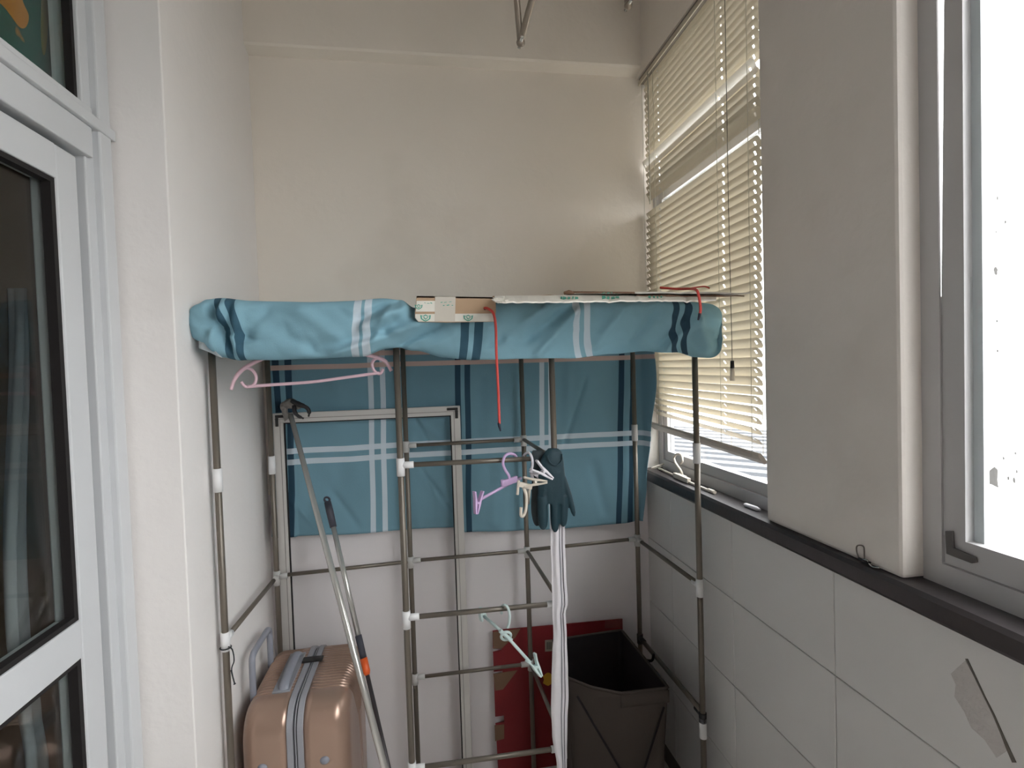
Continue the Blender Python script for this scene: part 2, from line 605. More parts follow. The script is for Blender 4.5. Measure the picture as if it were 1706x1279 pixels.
# ------------------------------------------------------------------ window 2 (beside the viewer)
V0, V1 = 0.912, 0.97
w2 = struct(obj('window_2', MB().box((V0, -1.5, SILL), (V1, YP0, SILL + 0.04)), M['alu']))
obj('frame_bar', MB().box((V0, -1.5, 2.65), (V1, YP0, 2.69)), M['alu'], w2)
obj('frame_bar', MB().box((V0, 0.828, SILL + 0.04), (V0 + 0.0035, YP0, 2.65)).box((V0 + 0.0035, 0.853, SILL + 0.04), (V0 + 0.028, YP0, 2.65)).box((V0 + 0.0035, 0.8295, SILL + 0.04), (V0 + 0.028, 0.853, 1.665)), M['alu'], w2)
obj('frame_bar', MB().box((V0, -1.5, SILL + 0.04), (V1, -1.465, 2.65)), M['alu'], w2)
obj('frame_bar', MB().box((V0, -0.34, SILL + 0.04), (V1, -0.30, 2.65)), M['alu'], w2)
# sash that hangs a hair out of true: a wedge of sky shows beside its stile
zb, zt = SILL + 0.042, 2.648
st0 = 0.826
sh = obj('sash', MB().box((V0 + 0.004, -0.298, zb), (V0 + 0.034, st0, zb + 0.05)), M['alu'], w2)
obj('sash_bar', MB().box((V0 + 0.004, -0.298, zt - 0.04), (V0 + 0.034, st0 - 0.014, zt)), M['alu'], sh)
stile = MB().prism([(V0 + 0.004, st0 + 0.002, zb + 0.05), (V0 + 0.004, 0.788, zb + 0.05), (V0 + 0.004, 0.785, zt - 0.04), (V0 + 0.004, st0 - 0.0165, zt - 0.04), (V0 + 0.004, st0 + 0.002, 1.66)], (0.03, 0, 0))
obj('sash_bar', stile, M['alu'], sh)
obj('sash_bar', MB().box((V0 + 0.004, -0.298, zb + 0.05), (V0 + 0.034, -0.26, zt - 0.04)), M['alu'], sh)
obj('glazing_bead', MB().box((V0 + 0.021, 0.770, zb + 0.05), (V0 + 0.032, 0.787, zt - 0.04)), M['door'], sh)
obj('pane', MB().box((V0 + 0.016, -0.26, zb + 0.05), (V0 + 0.02, 0.787, zt - 0.04)), M['glass'], sh)
g = MB()
xg = V0 + 0.003
A = lambda px, py: at(px, py, x=xg)
g.prism([A(1578, 884), A(1590, 884), A(1592, 912), A(1628, 928), A(1630, 936), A(1622, 938), A(1580, 922)], (-0.005, 0, 0))
obj('corner_guard', g, M['joint_black'], sh, bevel=0.001).data.materials[0] = mat('grey_corner_guard', srgb(88, 84, 82), 0.5)
sash(w2, V0 + 0.004, V0 + 0.034, -1.463, -0.342, SILL + 0.042, 2.648, 0.04)

# ------------------------------------------------------------------ door 1 on the left
D0, D1 = XD - 0.06, XD          # depth of the profile
ZT0, ZT1 = 2.045, 2.155         # transom bar
d1 = struct(obj('door_1', MB().box((D0, 1.288, 0), (D1 - 0.004, YREV, 2.72)), M['door'], bevel=0.003))
obj('frame_bar', MB().box((D0, 1.318, 0), (D1 + 0.012, YREV - 0.012, 2.72)), M['door'], d1, bevel=0.004)
tr = MB().box((D0, 0.32, ZT0), (D1 + 0.006, 1.302, ZT1 - 0.045))
obj('transom_bar', tr, M['door'], d1, bevel=0.003)
obj('transom_bar', MB().box((D0, 0.32, ZT1 - 0.045), (D1 + 0.016, 1.375, ZT1 - 0.02)), M['door'], d1, bevel=0.003)
obj('transom_bar', MB().box((D0, 0.32, ZT1 - 0.02), (D1 + 0.004, 1.31, ZT1)), M['door'], d1, bevel=0.003)
obj('frame_bar', MB().box((D0, -0.35, 0), (D1, -0.28, 2.72)), M['door'], d1)
obj('frame_bar', MB().box((D0, -0.28, 2.66), (D1, 1.302, 2.72)), M['door'], d1)
obj('frame_bar', MB().box((D0, 0.28, 0), (D1, 0.32, 2.66)), M['door'], d1)
# door leaf
obj('rebate', MB().box((D0, 1.2625, 0.02), (D0 + 0.018, 1.288, ZT0)), mat('rebate_shade_grey', srgb(112, 114, 114), 0.6), d1)  # shade of the gap beside the leaf is painted in as this grey
L0, L1 = XD - 0.055, XD - 0.006
YG = 1.196
leaf = obj('door_leaf', MB().box((L0, YG, 0.02), (L1, 1.262, ZT0 - 0.012)), M['door'], d1, bevel=0.004)
obj('rail', MB().box((L0, 0.325, 1.965), (L1, YG, ZT0 - 0.012)), M['door'], leaf, bevel=0.002)
obj('rail', MB().box((L0, 0.325, 1.005), (L1, YG, 1.082)), M['door'], leaf, bevel=0.002)
obj('rail', MB().box((L0, 0.325, 0.02), (L1, YG, 0.16)), M['door'], leaf)
obj('stile', MB().box((L0, 0.325, 0.16), (L1, 0.42, 1.965)), M['door'], leaf)
xp = XD - 0.028
for z0, z1 in ((0.16, 1.005), (1.082, 1.965)):
    obj('pane', MB().box((xp - 0.003, 0.42, z0), (xp, YG, z1)), M['dglass'], leaf)
    k = MB()
    k.box((xp, YG - 0.012, z0), (L1 - 0.004, YG, z1)).box((xp, 0.42, z0), (L1 - 0.004, YG - 0.012, z0 + 0.01)).box((xp, 0.42, z1 - 0.01), (L1 - 0.004, YG - 0.012, z1))
    obj('gasket', k, M['gasket'], leaf)
obj('pane', MB().box((xp - 0.003, 0.32, ZT1), (xp, 1.302, 2.66)), M['dglass'], d1)
k = MB().box((xp, 1.278, ZT1), (D1 - 0.012, 1.302, 2.66)).box((xp, 0.32, ZT1), (D1 - 0.012, 1.278, ZT1 + 0.004))
obj('gasket', k, M['gasket'], d1)
obj('pane', MB().box((xp - 0.003, -0.28, 0.02), (xp, 0.28, 2.66)), M['dglass'], d1)
# dim room behind the door
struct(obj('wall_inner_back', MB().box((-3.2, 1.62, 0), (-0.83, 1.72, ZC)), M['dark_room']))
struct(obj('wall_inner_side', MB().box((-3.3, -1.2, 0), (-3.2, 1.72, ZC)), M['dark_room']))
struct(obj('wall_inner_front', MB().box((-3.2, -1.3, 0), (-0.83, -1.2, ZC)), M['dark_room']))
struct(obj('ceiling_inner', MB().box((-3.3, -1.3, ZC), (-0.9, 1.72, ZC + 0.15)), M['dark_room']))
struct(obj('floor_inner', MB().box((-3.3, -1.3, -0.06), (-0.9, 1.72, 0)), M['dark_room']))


def curtain_fn(u, v):
    py = lerp(1420, 480, v)
    l = interp(py, [(480, 22), (700, 16), (1060, 12), (1180, 28), (1279, 38), (1420, 60)])
    r_ = interp(py, [(480, 30), (700, 38), (1060, 52), (1180, 62), (1279, 76), (1420, 100)])
    p = at(lerp(l, r_, u), py, x=-0.86)
    p.x += 0.016 * math.sin(u * 4 * PI) + 0.006 * math.sin(v * 9)
    p.z = max(p.z, 0.01)
    return p


c = MB()
c.grid(24, 30, curtain_fn)
tag(obj('curtain', c, M['curtain'], solid=0.003), 'narrow pale grey curtain hanging in the dim room behind the white door', 'curtain')
pb = MB().box((-0.79, 0.40, 2.10), (-0.775, at(92, 100, x=-0.775).y, 2.70))
pbo = thing('painted_board', 'green painted board with orange blotches behind the glass above the door', 'painting', (-0.782, 0.86, 2.10))
obj('board', pb, M['painting'], pbo, bevel=0.002)
for poly in ([(-14, -30), (30, -30), (38, 2), (48, 26), (44, 44), (34, 46), (20, 28), (4, 8), (-14, -4)], [(70, -40), (82, -40), (80, 50), (74, 92), (69, 60)]):
    t = MB().prism([at(x, y, x=-0.774) for x, y, _ in smooth_path([(a, b, 0) for a, b in poly + [poly[0]]], 4)[:-1]], (-0.0015, 0, 0))
    obj('painted_blotch', t, mat('orange_paint', srgb(190, 122, 30), 0.5, var=0.15) if poly[0][0] < 0 else mat('olive_paint', srgb(110, 104, 46), 0.5), pbo)

# ------------------------------------------------------------------ outside
struct(obj('ground', MB().box((1.3, -80, -6.2), (120, 120, -6)), M['ground']))
ew = struct(obj('wall_neighbour', MB().box((5.0, 2.6, -6), (5.3, 4.8, 6.6)), M['ext']))
sp = random.Random(3)
for (px, py, r) in ((1656, 795, 0.085), (1672, 763, 0.012), (1680, 796, 0.014), (1690, 800, 0.02), (1694, 785, 0.012), (1659, 452, 0.03), (1660, 386, 0.01), (1661, 535, 0.012), (1662, 584, 0.012), (1675, 370, 0.012), (1692, 755, 0.012), (1662, 330, 0.014)):
    c0 = at(px, py, x=5.0)
    n = 11
    pts = []
    for k in range(n):
        a = 2 * PI * k / n
        rr = r * sp.uniform(0.6, 1.2)
        pts.append(c0 + Vector((-0.004, math.cos(a) * rr * 0.6, math.sin(a) * rr * 1.2)))
    obj('peeled_spot', MB().prism(pts, (0.008, 0, 0)), M['spot'], ew)
rf = thing('ribbed_roof', 'white ribbed metal roof outside, seen through the gap under the blind', 'roof', (4.0, 6.0, 0.6))
obj('sheet', MB().prism([(1.7, 3.0, 0.66), (2.6, 3.0, 0.66), (4.9, 5.7, 0.66), (4.9, 12.0, 0.66), (1.7, 12.0, 0.66)], (0, 0, 0.03)), M['ext'], rf)
rd = ray(-200, 596)
rd = Vector((rd.x, rd.y, 0)).normalized()
rn_ = Vector((rd.y, -rd.x, 0))
for k in range(26):
    c0 = at(1180, 782, z=0.70) + rn_ * (k * 0.26 - 3.9)
    ts = [t / 50 for t in range(-150, 151) if 1.75 < (c0 + rd * (t / 50)).x < 4.8 and max(3.05, 1.17 * (c0 + rd * (t / 50)).x) < (c0 + rd * (t / 50)).y < 11.9]
    if len(ts) > 5:
        obj('rib', MB().bar(c0 + rd * ts[0], c0 + rd * ts[-1], 0.12, 0.05), M['louvre'], rf)

# ------------------------------------------------------------------ venetian blind
BX = 0.896
BY0, BY1 = 1.31, 2.036
bl = thing('venetian_blind', 'cream venetian blind with a sagging bottom rail in the corner window', 'blind', (BX, (BY0 + BY1) / 2, 2.65))
CORDS = [2.025, 1.925, 1.49, 1.335]
SW = 0.033


def slat_mesh():
    t = MB()
    yb = [BY0]
    for cy in sorted(CORDS):
        if BY0 + 0.004 < cy - 0.004 and cy + 0.004 < BY1 - 0.003:
            yb += [cy - 0.0035, cy + 0.0035]
    yb += [BY1]
    yc = (BY0 + BY1) / 2
    prof = []
    for k in range(7):
        s_ = (k / 6 - 0.5)
        prof.append((s_ * SW, 0.0035 * (1 - (2 * s_) ** 2)))
    # rounded corners at both ends
    rows = []
    for y in yb:
        rows.append([(p[0], y - yc, p[1]) for p in prof])
    endr = 0.006
    vr = [[t.bm.verts.new(p) for p in r] for r in rows]
    for e in (0, -1):
        sgn = 1 if e == 0 else -1
        for k in (0, 6):
            vr[e][k].co.y += sgn * endr
    for i in range(len(vr) - 1):
        hole = abs((yb[i + 1] - yb[i]) - 0.007) < 1e-5
        for k in range(6):
            if hole and k in (2, 3):
                continue
            f = t.bm.faces.new((vr[i][k], vr[i + 1][k], vr[i + 1][k + 1], vr[i][k + 1]))
            f.smooth = True
    return t.mesh('slat', M['slat'], fix=False)


def slope_mid(z):
    """the blind hangs slightly askew; tilt of a slat in its own plane"""
    return 0.0 + max(0.0, (1.50 - z) / 0.2) * 0.05


ZTOP, ZBOT = 2.655, 1.335
sm = slat_mesh()
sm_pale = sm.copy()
M['lit_tint_slat'] = M['slat'].copy()  # slat copy with the light on it put into a paler colour
M['lit_tint_slat'].name = 'lit_tint_blind_slat'
for n_ in M['lit_tint_slat'].node_tree.nodes:
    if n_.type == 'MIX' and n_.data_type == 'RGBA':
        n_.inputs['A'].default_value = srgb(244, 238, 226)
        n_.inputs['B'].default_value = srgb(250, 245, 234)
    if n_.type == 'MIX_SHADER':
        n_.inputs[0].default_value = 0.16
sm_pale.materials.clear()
sm_pale.materials.append(M['lit_tint_slat'])
pale_done = False
pitch = 0.0255
n_sl = int((ZTOP - ZBOT) / pitch)
for k in range(n_sl + 1):
    z = ZTOP - k * pitch
    if 2.150 < z < 2.199:
        continue                                   # the gap that shows the transom of the window
    t_ = (z - ZBOT) / (ZTOP - ZBOT)
    tilt = math.radians(interp(z, [(1.33, 42), (1.5, 55), (1.8, 64), (2.6, 68)]))
    tilt += math.radians(random.uniform(-1.5, 1.5))
    if 0 <= 2.37 - z < 0.0256:
        z -= 0.008
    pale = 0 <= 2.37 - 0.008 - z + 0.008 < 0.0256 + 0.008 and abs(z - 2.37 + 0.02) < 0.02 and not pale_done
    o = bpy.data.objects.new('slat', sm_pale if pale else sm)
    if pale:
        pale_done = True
        o['label'] = 'wider slat standing proud of the others, light painted into its paler colour'
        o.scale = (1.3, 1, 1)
    COL.objects.link(o)
    o.parent = bl
    yaw = interp(z, [(1.33, 0.050), (1.5, 0.012), (1.7, -0.008), (2.6, 0.0)])
    # room side edge up: rotate about the slat's length
    o.rotation_euler = (yaw, tilt, 0)
    o.location = Vector((BX + random.uniform(-0.0006, 0.0006) - (0.012 if pale else 0), (BY0 + BY1) / 2 + interp(z, [(1.33, 0.012), (1.8, 0.014), (2.3, 0.0)]), z)) - OFF[bl.name]
hr = MB().box((BX - 0.022, 1.29, 2.668), (BX + 0.02, BY1 + 0.004, 2.69))
obj('head_rail', hr, M['rail'], bl, bevel=0.002)
obj('valance', MB().box((BX - 0.0265, 1.29, 2.66), (BX - 0.0225, BY1 + 0.004, 2.676)), M['slat'], bl)
p0, p1 = at(1080, 706, x=BX), at(1271, 764, x=BX)
p0.y = min(p0.y, BY1 + 0.003)
brail = MB()
d = (p1 - p0).normalized()
tb = math.radians(52)
pr_ = [(-0.018, 0.002), (-0.014, 0.005), (0.014, 0.005), (0.018, 0.002), (0.016, -0.006), (0.0, -0.008), (-0.016, -0.006)]
brail.prism([p0 + Vector((a_ * math.cos(tb) + b_ * math.sin(tb), 0, -a_ * math.sin(tb) + b_ * math.cos(tb))) for a_, b_ in pr_], p1 - p0)
obj('bottom_rail', brail, M['bottom_rail'], bl)
for cy in CORDS:
    c = MB()
    zb_ = lerp(p0.z, p1.z, (p0.y - cy) / (p0.y - p1.y))
    dy = 0.012
    for dx in (-0.0165, 0.0165):
        c.tube([(BX + dx, cy, 2.668), (BX + dx, cy + 0.006, 1.9), (BX + dx * 1.0, cy + dy, zb_ + 0.006)], 0.0008, 5)
    obj('ladder_cord', c, M['cord'], bl)
# tilt wand and the pull cord with its tassel
wd = MB()
a, b = at(1079, 128, x=BX - 0.03), at(1083, 340, x=BX - 0.03)
a.z = 2.664
wd.tube([a, lerp(a, b, 0.5), b], 0.0022, 6)
obj('tilt_wand', wd, M['cord'], bl)
c = MB()
a = at(1214, 100, x=BX - 0.027)
b = at(1220, 603, x=BX - 0.027)
c.tube([Vector((a.x, b.y, 2.665)), Vector((a.x, b.y + 0.003, 2.0)), b], 0.0009, 5)
pc = obj('pull_cord', c, M['string'], bl)
b2 = at(1220, 612, x=BX - 0.027)
obj('tassel_cap', MB().tube([b + Vector((0, 0, 0.004)), b2 + Vector((0, 0, -0.002))], [0.005, 0.006], 10), M['claw'], pc)
b3 = at(1220, 634, x=BX - 0.027)
obj('tassel', MB().tube([b2 + Vector((0, 0, -0.002)), b3], [0.0055, 0.0075], 10), M['cream'], pc)

# ------------------------------------------------------------------ clothes rack
RF, RB = 1.52, 1.95
XA, XM0, XM1, XE = -0.555, -0.079, 0.362, 0.808
XAb, XM0b, XM1b, XEb = -0.536, -0.079, 0.349, 0.783
TR = 0.0088
ZTUBE = 1.70
rack = thing('clothes_rack', 'bronze tube clothes rack with white plastic joints against the back wall', 'rack', (0.12, 1.73, 0))
post_me = MB().tube([(0, 0, 0.0), (0, 0, ZTUBE)], TR, 14).mesh('post', M['tube'])
for x, y in ((XA, RF), (XM0, RF), (XM1, RF), (XE, RF), (XAb, RB), (XM0b, RB), (XM1b, RB), (XEb, RB)):
    o = bpy.data.objects.new('post', post_me)
    COL.objects.link(o)
    o.parent = rack
    o.location = Vector((x, y, 0)) - OFF['clothes_rack']


def rail_(p, q, r=0.0072):
    obj('rail', MB().tube([p, q], r, 12), M['tube'], rack)


def joint(x, y, z, dirs=(), m='joint', h=0.05, drop=0.6):
    t = MB()
    t.tube([(x, y, z + h * (1 - drop)), (x, y, z - h * drop)], TR + 0.0028, 14)
    for d_ in dirs:
        d_ = Vector(d_)
        t.tube([Vector((x, y, z)) + d_ * 0.004, Vector((x, y, z)) + d_ * 0.036], 0.0098, 12)
    obj('joint', t, M[m], rack)


L1z, L2z, L3z = 1.297, 0.866, 0.452
# bay shelves
for z in (L1z, L2z, L3z - 0.02):
    rail_((XM0, RF, z + 0.004), (XM1, RF, z))
    joint(XM0, RF, z + 0.004, [(1, 0, 0)])
    joint(XM1, RF, z, [(-1, 0, 0)])
for z in (L1z, L2z + 0.014, L3z):
    rail_((XM0b, RB, z), (XM1b, RB, z), 0.0065)
    joint(XM0b, RB, z, [(1, 0, 0)], 'joint_grey', 0.04)
    joint(XM1b, RB, z, [(-1, 0, 0)], 'joint_grey', 0.04)
    rail_((XM1b, RB, z), (XM1, RF, z - 0.004), 0.0065)
# long rear rail
rail_((XAb, RB, 0.868), (XM0b, RB, 0.878), 0.0068)
rail_((XM1b, RB, 0.882), (XEb, RB, 0.89), 0.0068)
joint(XAb, RB, 0.866, [(1, 0, 0), (0.05, -1, 0)], 'joint_grey', 0.05)
joint(XEb, RB, 0.889, [(-1, 0, 0), (0.05, -1, 0)], 'joint_grey', 0.045)
# end rails
rail_((XAb, RB, 0.866), (XA, RF, 0.862))
joint(XA, RF, 0.862, [(0.04, 1, 0)])
rail_((XEb, RB, 0.888), (XE, RF, 0.878))
joint(XE, RF, 0.875, [(-0.05, 1, 0)], 'joint', 0.055)
rail_((XEb, RB, 0.502), (XE, RF, 0.478), 0.008)
joint(XEb, RB, 0.502, [(0.05, -1, 0)], 'joint_black', 0.035)
joint(XE, RF, 0.472, [(-0.05, 1, 0)], 'joint_black', 0.03, 0.8)
# couplings in the middle of posts
for x, y, z, m in ((XA, RF, 1.29, 'joint'), (XAb, RB, 1.255, 'joint'), (XE, RF, 1.285, 'joint'), (XEb, RB, 1.30, 'joint_grey'), (XE, RF, 0.43, 'joint')):
    joint(x, y, z, (), m, 0.062, 0.5)
# top rails, hidden under the cover but carrying it
for (a, b) in (((XA, RF), (XE, RF)), ((XAb, RB), (XEb, RB)), ((XA, RF), (XAb, RB)), ((XE, RF), (XEb, RB))):
    rail_((a[0], a[1], ZTUBE), (b[0], b[1], ZTUBE))
# black string tied on the left front post
t = MB()
zj = at(378, 1078, y=RF).z
t.tube(arc((XA, RF, zj), 0.0135, 0, 2 * PI, 16, (1, 0, 0), (0, 1, 0)), 0.0016, 6)
Q = lambda px, py: at(px, py, y=RF - 0.014)
t.tube(smooth_path([Q(380, 1077), Q(387, 1082), Q(390, 1100), Q(386, 1115), Q(391, 1140)]), 0.0016, 6)
t.tube(smooth_path([Q(391, 1139), Q(388, 1128), Q(385, 1116)]), [0.004] + [0.002] * 12, 6)
tag(obj('black_string', t, M['string']), 'frayed black string tied to the white joint of the left front post', 'string')

# ------------------------------------------------------------------ plaid cover
cov = thing('plaid_cover', 'blue plaid cloth cover rolled up over the front of the clothes rack', 'cover', (0.15, 1.7, 1.6))
XV0, XV1 = -0.588, 0.878
YV = 1.468
bot_px = [(331, 572), (345, 580), (368, 594), (400, 600), (470, 599), (570, 595), (600, 594), (645, 580), (662, 578), (690, 584), (740, 596), (790, 599), (860, 598), (950, 597), (1020, 590), (1080, 585), (1130, 587), (1165, 596), (1196, 597)]
top_px = [(331, 503), (345, 498), (365, 496), (420, 501), (500, 503), (590, 500), (640, 497), (668, 499), (690, 512), (740, 508), (830, 503), (900, 502), (1080, 501), (1150, 503), (1196, 506)]
bot_t = [(at(x, y, y=YV).x, at(x, y, y=YV).z) for x, y in bot_px]
top_t = [(at(x, y, y=YV).x, at(x, y, y=YV).z) for x, y in top_px]


# fold ridges on the front: (x0,z0,x1,z1,width,height) in photo pixels
def F(px, py):
    p = at(px, py, y=YV - 0.03)
    return p.x, p.z


folds = []
for (a, b, wd_, h_) in (((372, 505), (350, 575), 0.012, 0.014), ((395, 500), (388, 590), 0.014, 0.012), ((352, 520), (385, 588), 0.010, -0.016), ((362, 545), (412, 560), 0.008, -0.010),
                        ((410, 515), (430, 530), 0.020, 0.006), ((440, 520), (395, 570), 0.012, -0.006),
                        ((690, 505), (610, 545), 0.014, 0.016), ((660, 500), (600, 530), 0.010, -0.010), ((720, 530), (560, 590), 0.012, 0.014), ((730, 545), (670, 572), 0.007, -0.014),
                        ((650, 510), (615, 585), 0.011, 0.008), ((640, 555), (520, 575), 0.014, -0.008), ((760, 555), (710, 585), 0.012, 0.006),
                        ((905, 515), (850, 560), 0.014, 0.008), ((950, 512), (890, 560), 0.012, -0.010), ((960, 520), (900, 590), 0.012, 0.009),
                        ((1040, 515), (1000, 575), 0.016, 0.008), ((1095, 520), (1070, 560), 0.014, -0.007), ((1165, 535), (1115, 588), 0.013, 0.007), ((1148, 530), (1112, 575), 0.012, -0.005), ((1150, 505), (1190, 580), 0.02, 0.010),
                        ((820, 570), (890, 540), 0.012, -0.006), ((500, 515), (560, 560), 0.018, 0.006), ((530, 590), (460, 545), 0.014, -0.005)):
    folds.append((*F(*a), *F(*b), wd_, h_))


def ridge(x, z):
    s_ = 0
    for x0, z0, x1, z1, wd_, h_ in folds:
        dx, dz = x1 - x0, z1 - z0
        L = math.hypot(dx, dz)
        t_ = ((x - x0) * dx + (z - z0) * dz) / (L * L)
        dd = abs((x - x0) * dz - (z - z0) * dx) / L
        e = math.exp(-(dd / wd_) ** 2)
        if t_ < 0:
            e *= math.exp(-((t_ * L) / 0.02) ** 2)
        elif t_ > 1:
            e *= math.exp(-(((t_ - 1) * L) / 0.02) ** 2)
        s_ += e * h_ * (1.6 if x0 < 0.15 else 2.4)
    return s_


def roll_fn(u, v):
    x = lerp(XV0, XV1, u)
    zb_, zt_ = interp(x, bot_t), interp(x, top_t)
    zc, hz = (zb_ + zt_) / 2, (zt_ - zb_) / 2
    edge = min(u, 1 - u) * (XV1 - XV0)
    k = min(1.0, edge / 0.05)
    k = math.sqrt(max(0.0, 1 - (1 - k) ** 2))
    hy = 0.038 * (0.10 + 0.90 * k)
    hz *= 0.25 + 0.75 * k ** 0.7
    a = 2 * PI * v
    ca, sa = math.cos(a), math.sin(a)
    ex = 0.62
    yy = math.copysign(abs(ca) ** ex, ca)
    zz = math.copysign(abs(sa) ** 0.8, sa)
    p = Vector((x, YV + 0.012 - yy * hy, zc + zz * hz))
    front = max(0.0, ca)
    q = Vector((x * 9 + p.z * 7, x * 2.0 - p.z * 14, v * 2))
    n_ = noise.noise(q) * 0.010 + noise.noise(q * 2.3 + Vector((5, 1, 0))) * 0.005 + abs(noise.noise(Vector((x * 22 + p.z * 16, p.z * 9 - x * 3, 7)))) * 0.005
    p.y -= front * (n_ + ridge(x, p.z))
    p.z += 0.003 * noise.noise(Vector((x * 11, 3.3, sa)))
    # the right half is rolled under: it recedes towards its lower edge
    und = max(0.0, min(1.0, (x - 0.08) / 0.35))
    p.y += front * und * 0.060 * (1 - (p.z - zb_) / (zt_ - zb_))
    return p


def roll_uv(u, v):
    x = lerp(XV0, XV1, u)
    p = roll_fn(u, v)
    # the cloth is dragged sideways where it is twisted
    sh_ = 0.012 * noise.noise(Vector((x * 5, p.z * 9, 1.7))) - 0.10 * (p.z - 1.68) * math.exp(-((x - 0.13) / 0.08) ** 2)
    sh_ += 0.16 * (p.z - 1.70) * math.exp(-((x + 0.49) / 0.05) ** 2) - 0.1 * (p.z - 1.69) * math.exp(-((x + 0.165) / 0.06) ** 2)
    return (x + sh_, p.z)


def ux(px, yy):
    return at(px, 545, y=YV - 0.026).x


pair = lambda f, a, b, hw, colr, yy=1.4: [(f(a, yy), hw, colr), (f(b, yy), hw, colr)]
roll_m = stripe_cloth('plaid_cloth_front', TEAL,
                      pair(ux, 371, 394, 0.010, DARK) + pair(ux, 592, 612, 0.0105, WHITE) + pair(ux, 776, 799, 0.0115, DARK) + pair(ux, 967, 986, 0.0095, WHITE) + pair(ux, 1132, 1150, 0.0095, DARK2), [])
r = MB()
vs = r.grid(340, 64, roll_fn, roll_uv, closed_v=True)
r.cap(vs[0])
r.cap(vs[-1], True)
obj('front_roll', r, roll_m, cov)

# back curtain
YC = 1.995
bl_t = [(445, 893), (470, 896), (600, 890), (700, 882), (760, 880), (775, 888), (860, 886), (960, 880), (1040, 873), (1068, 868)]
bot_b = [(at(x, y, y=YC).x, at(x, y, y=YC).z) for x, y in bl_t]
XB0, XB1 = -0.556, 0.792


def B(px, py):
    p = at(px, py, y=YC)
    return p.x, p.z


back_folds = [(*B(*a), *B(*b), w_, h_) for a, b, w_, h_ in (((694, 702), (712, 735), 0.007, 0.008), ((705, 705), (740, 740), 0.008, -0.007), ((708, 790), (750, 850), 0.008, 0.008),
                                                        ((975, 640), (945, 730), 0.010, 0.008), ((950, 610), (946, 700), 0.02, -0.008), ((560, 830), (590, 870), 0.012, 0.007), ((480, 830), (520, 870), 0.012, -0.006),
                                                        ((800, 640), (795, 720), 0.03, 0.010), ((560, 640), (575, 690), 0.03, -0.008), ((990, 780), (1010, 850), 0.02, 0.008), ((830, 800), (825, 870), 0.025, -0.008))]


def back_fn(u, v):
    s_ = lerp(XB0, XB1 + 0.17, u)
    zb_ = interp(s_, bot_b)
    z = lerp(zb_, 1.715, v)
    n_ = 0.008 * noise.noise(Vector((s_ * 7, z * 1.2, 0.3))) + 0.004 * noise.noise(Vector((s_ * 15 + z * 6, z * 5, 4)))
    for x0, z0, x1, z1, w_, h_ in back_folds:
        dx, dz = x1 - x0, z1 - z0
        L = math.hypot(dx, dz)
        t_ = ((s_ - x0) * dx + (z - z0) * dz) / (L * L)
        dd = abs((s_ - x0) * dz - (z - z0) * dx) / L
        e = math.exp(-(dd / w_) ** 2) * math.exp(-(max(0, -t_, t_ - 1) * L / 0.03) ** 2)
        n_ += e * h_
    if s_ <= XB1:
        y = YC + 0.012 + n_
        x = s_
        if x < -0.48:                              # left hem curls in
            y -= 0.01 * (1 - v)
        return Vector((x + 0.012 * math.sin(z * 6) * max(0, 1 - (s_ - XB0) / 0.1), y, z))
    t_ = (s_ - XB1) / 0.17                          # wraps forward round the corner post
    wdt = interp(z, [(0.9, 0.35), (1.1, 0.55), (1.3, 0.75), (1.5, 1.0), (1.7, 0.9)])
    a = t_ * wdt * 1.35
    x = XB1 + 0.055 * math.sin(min(a, PI / 2)) + 0.006 * t_
    y = YC + 0.012 - 0.115 * (1 - math.cos(min(a, PI / 2))) - 0.05 * max(0, t_ * wdt - 0.5) + n_
    return Vector((x, y, z))


def back_uv(u, v):
    s_ = lerp(XB0, XB1 + 0.17, u)
    p = back_fn(u, v)
    return (s_ - 0.02 * (p.z - 1.3) * (1 if s_ < 0.7 else 2.2) + 0.004 * noise.noise(Vector((s_ * 4, p.z * 4, 9))), p.z + 0.003 * noise.noise(Vector((s_ * 5, 2, 1))))


def bx(px, yy):
    return at(px, 700, y=YC + 0.01).x


def bz(px, py):
    return at(px, py, y=YC + 0.01).z


us = pair(bx, 461, 481, 0.011, DARK2) + pair(bx, 618, 638, 0.0095, WHITE) + pair(bx, 763, 779, 0.0105, DARK2) + pair(bx, 902, 917, 0.0095, WHITE) + pair(bx, 1033, 1052, 0.011, DARK2)
vs_ = [(bz(600, 745), 0.010, WHITE), (bz(600, 763), 0.010, WHITE), (bz(820, 602), 0.009, PINK), (bz(820, 602) + 0.042, 0.009, PINK)]
r = MB()
r.grid(220, 90, back_fn, back_uv)
obj('back_curtain', r, stripe_cloth('plaid_cloth_back', TEAL_SHADE, us, vs_), cov, solid=0.0015)


def top_fn(u, v):
    x = lerp(-0.58, 0.85, u)
    y = lerp(YV + 0.02, YC + 0.012, v)
    e = min(u, 1 - u) * 1.43
    z = 1.708 + 0.02 * min(1, e / 0.06) * (1 - v) + 0.012 * noise.noise(Vector((x * 6, y * 6, 2)))
    return Vector((x, y, z))


r = MB()
r.grid(80, 24, top_fn, lambda u, v: (lerp(-0.58, 0.85, u), 0))
obj('top_panel', r, roll_m, cov, solid=0.0015)
r = MB()
hem = [at(332, 575, y=1.475), at(340, 586, y=1.47), at(352, 590, y=1.465), at(366, 594, y=1.46)]
r.grid(10, 6, lambda u, v: lerp(at(lerp(330, 350, u), lerp(560, 575, u), y=1.452), at(lerp(332, 372, u), lerp(580, 597, u), y=1.452), v) + Vector((0, 0.004 * math.sin(9 * u + 4 * v), 0)))
o = obj('lining_hem', r, mat('pale_lining', srgb(170, 178, 182), 0.8), cov, solid=0.002)
o['label'] = 'pale grey lining showing at the left end'

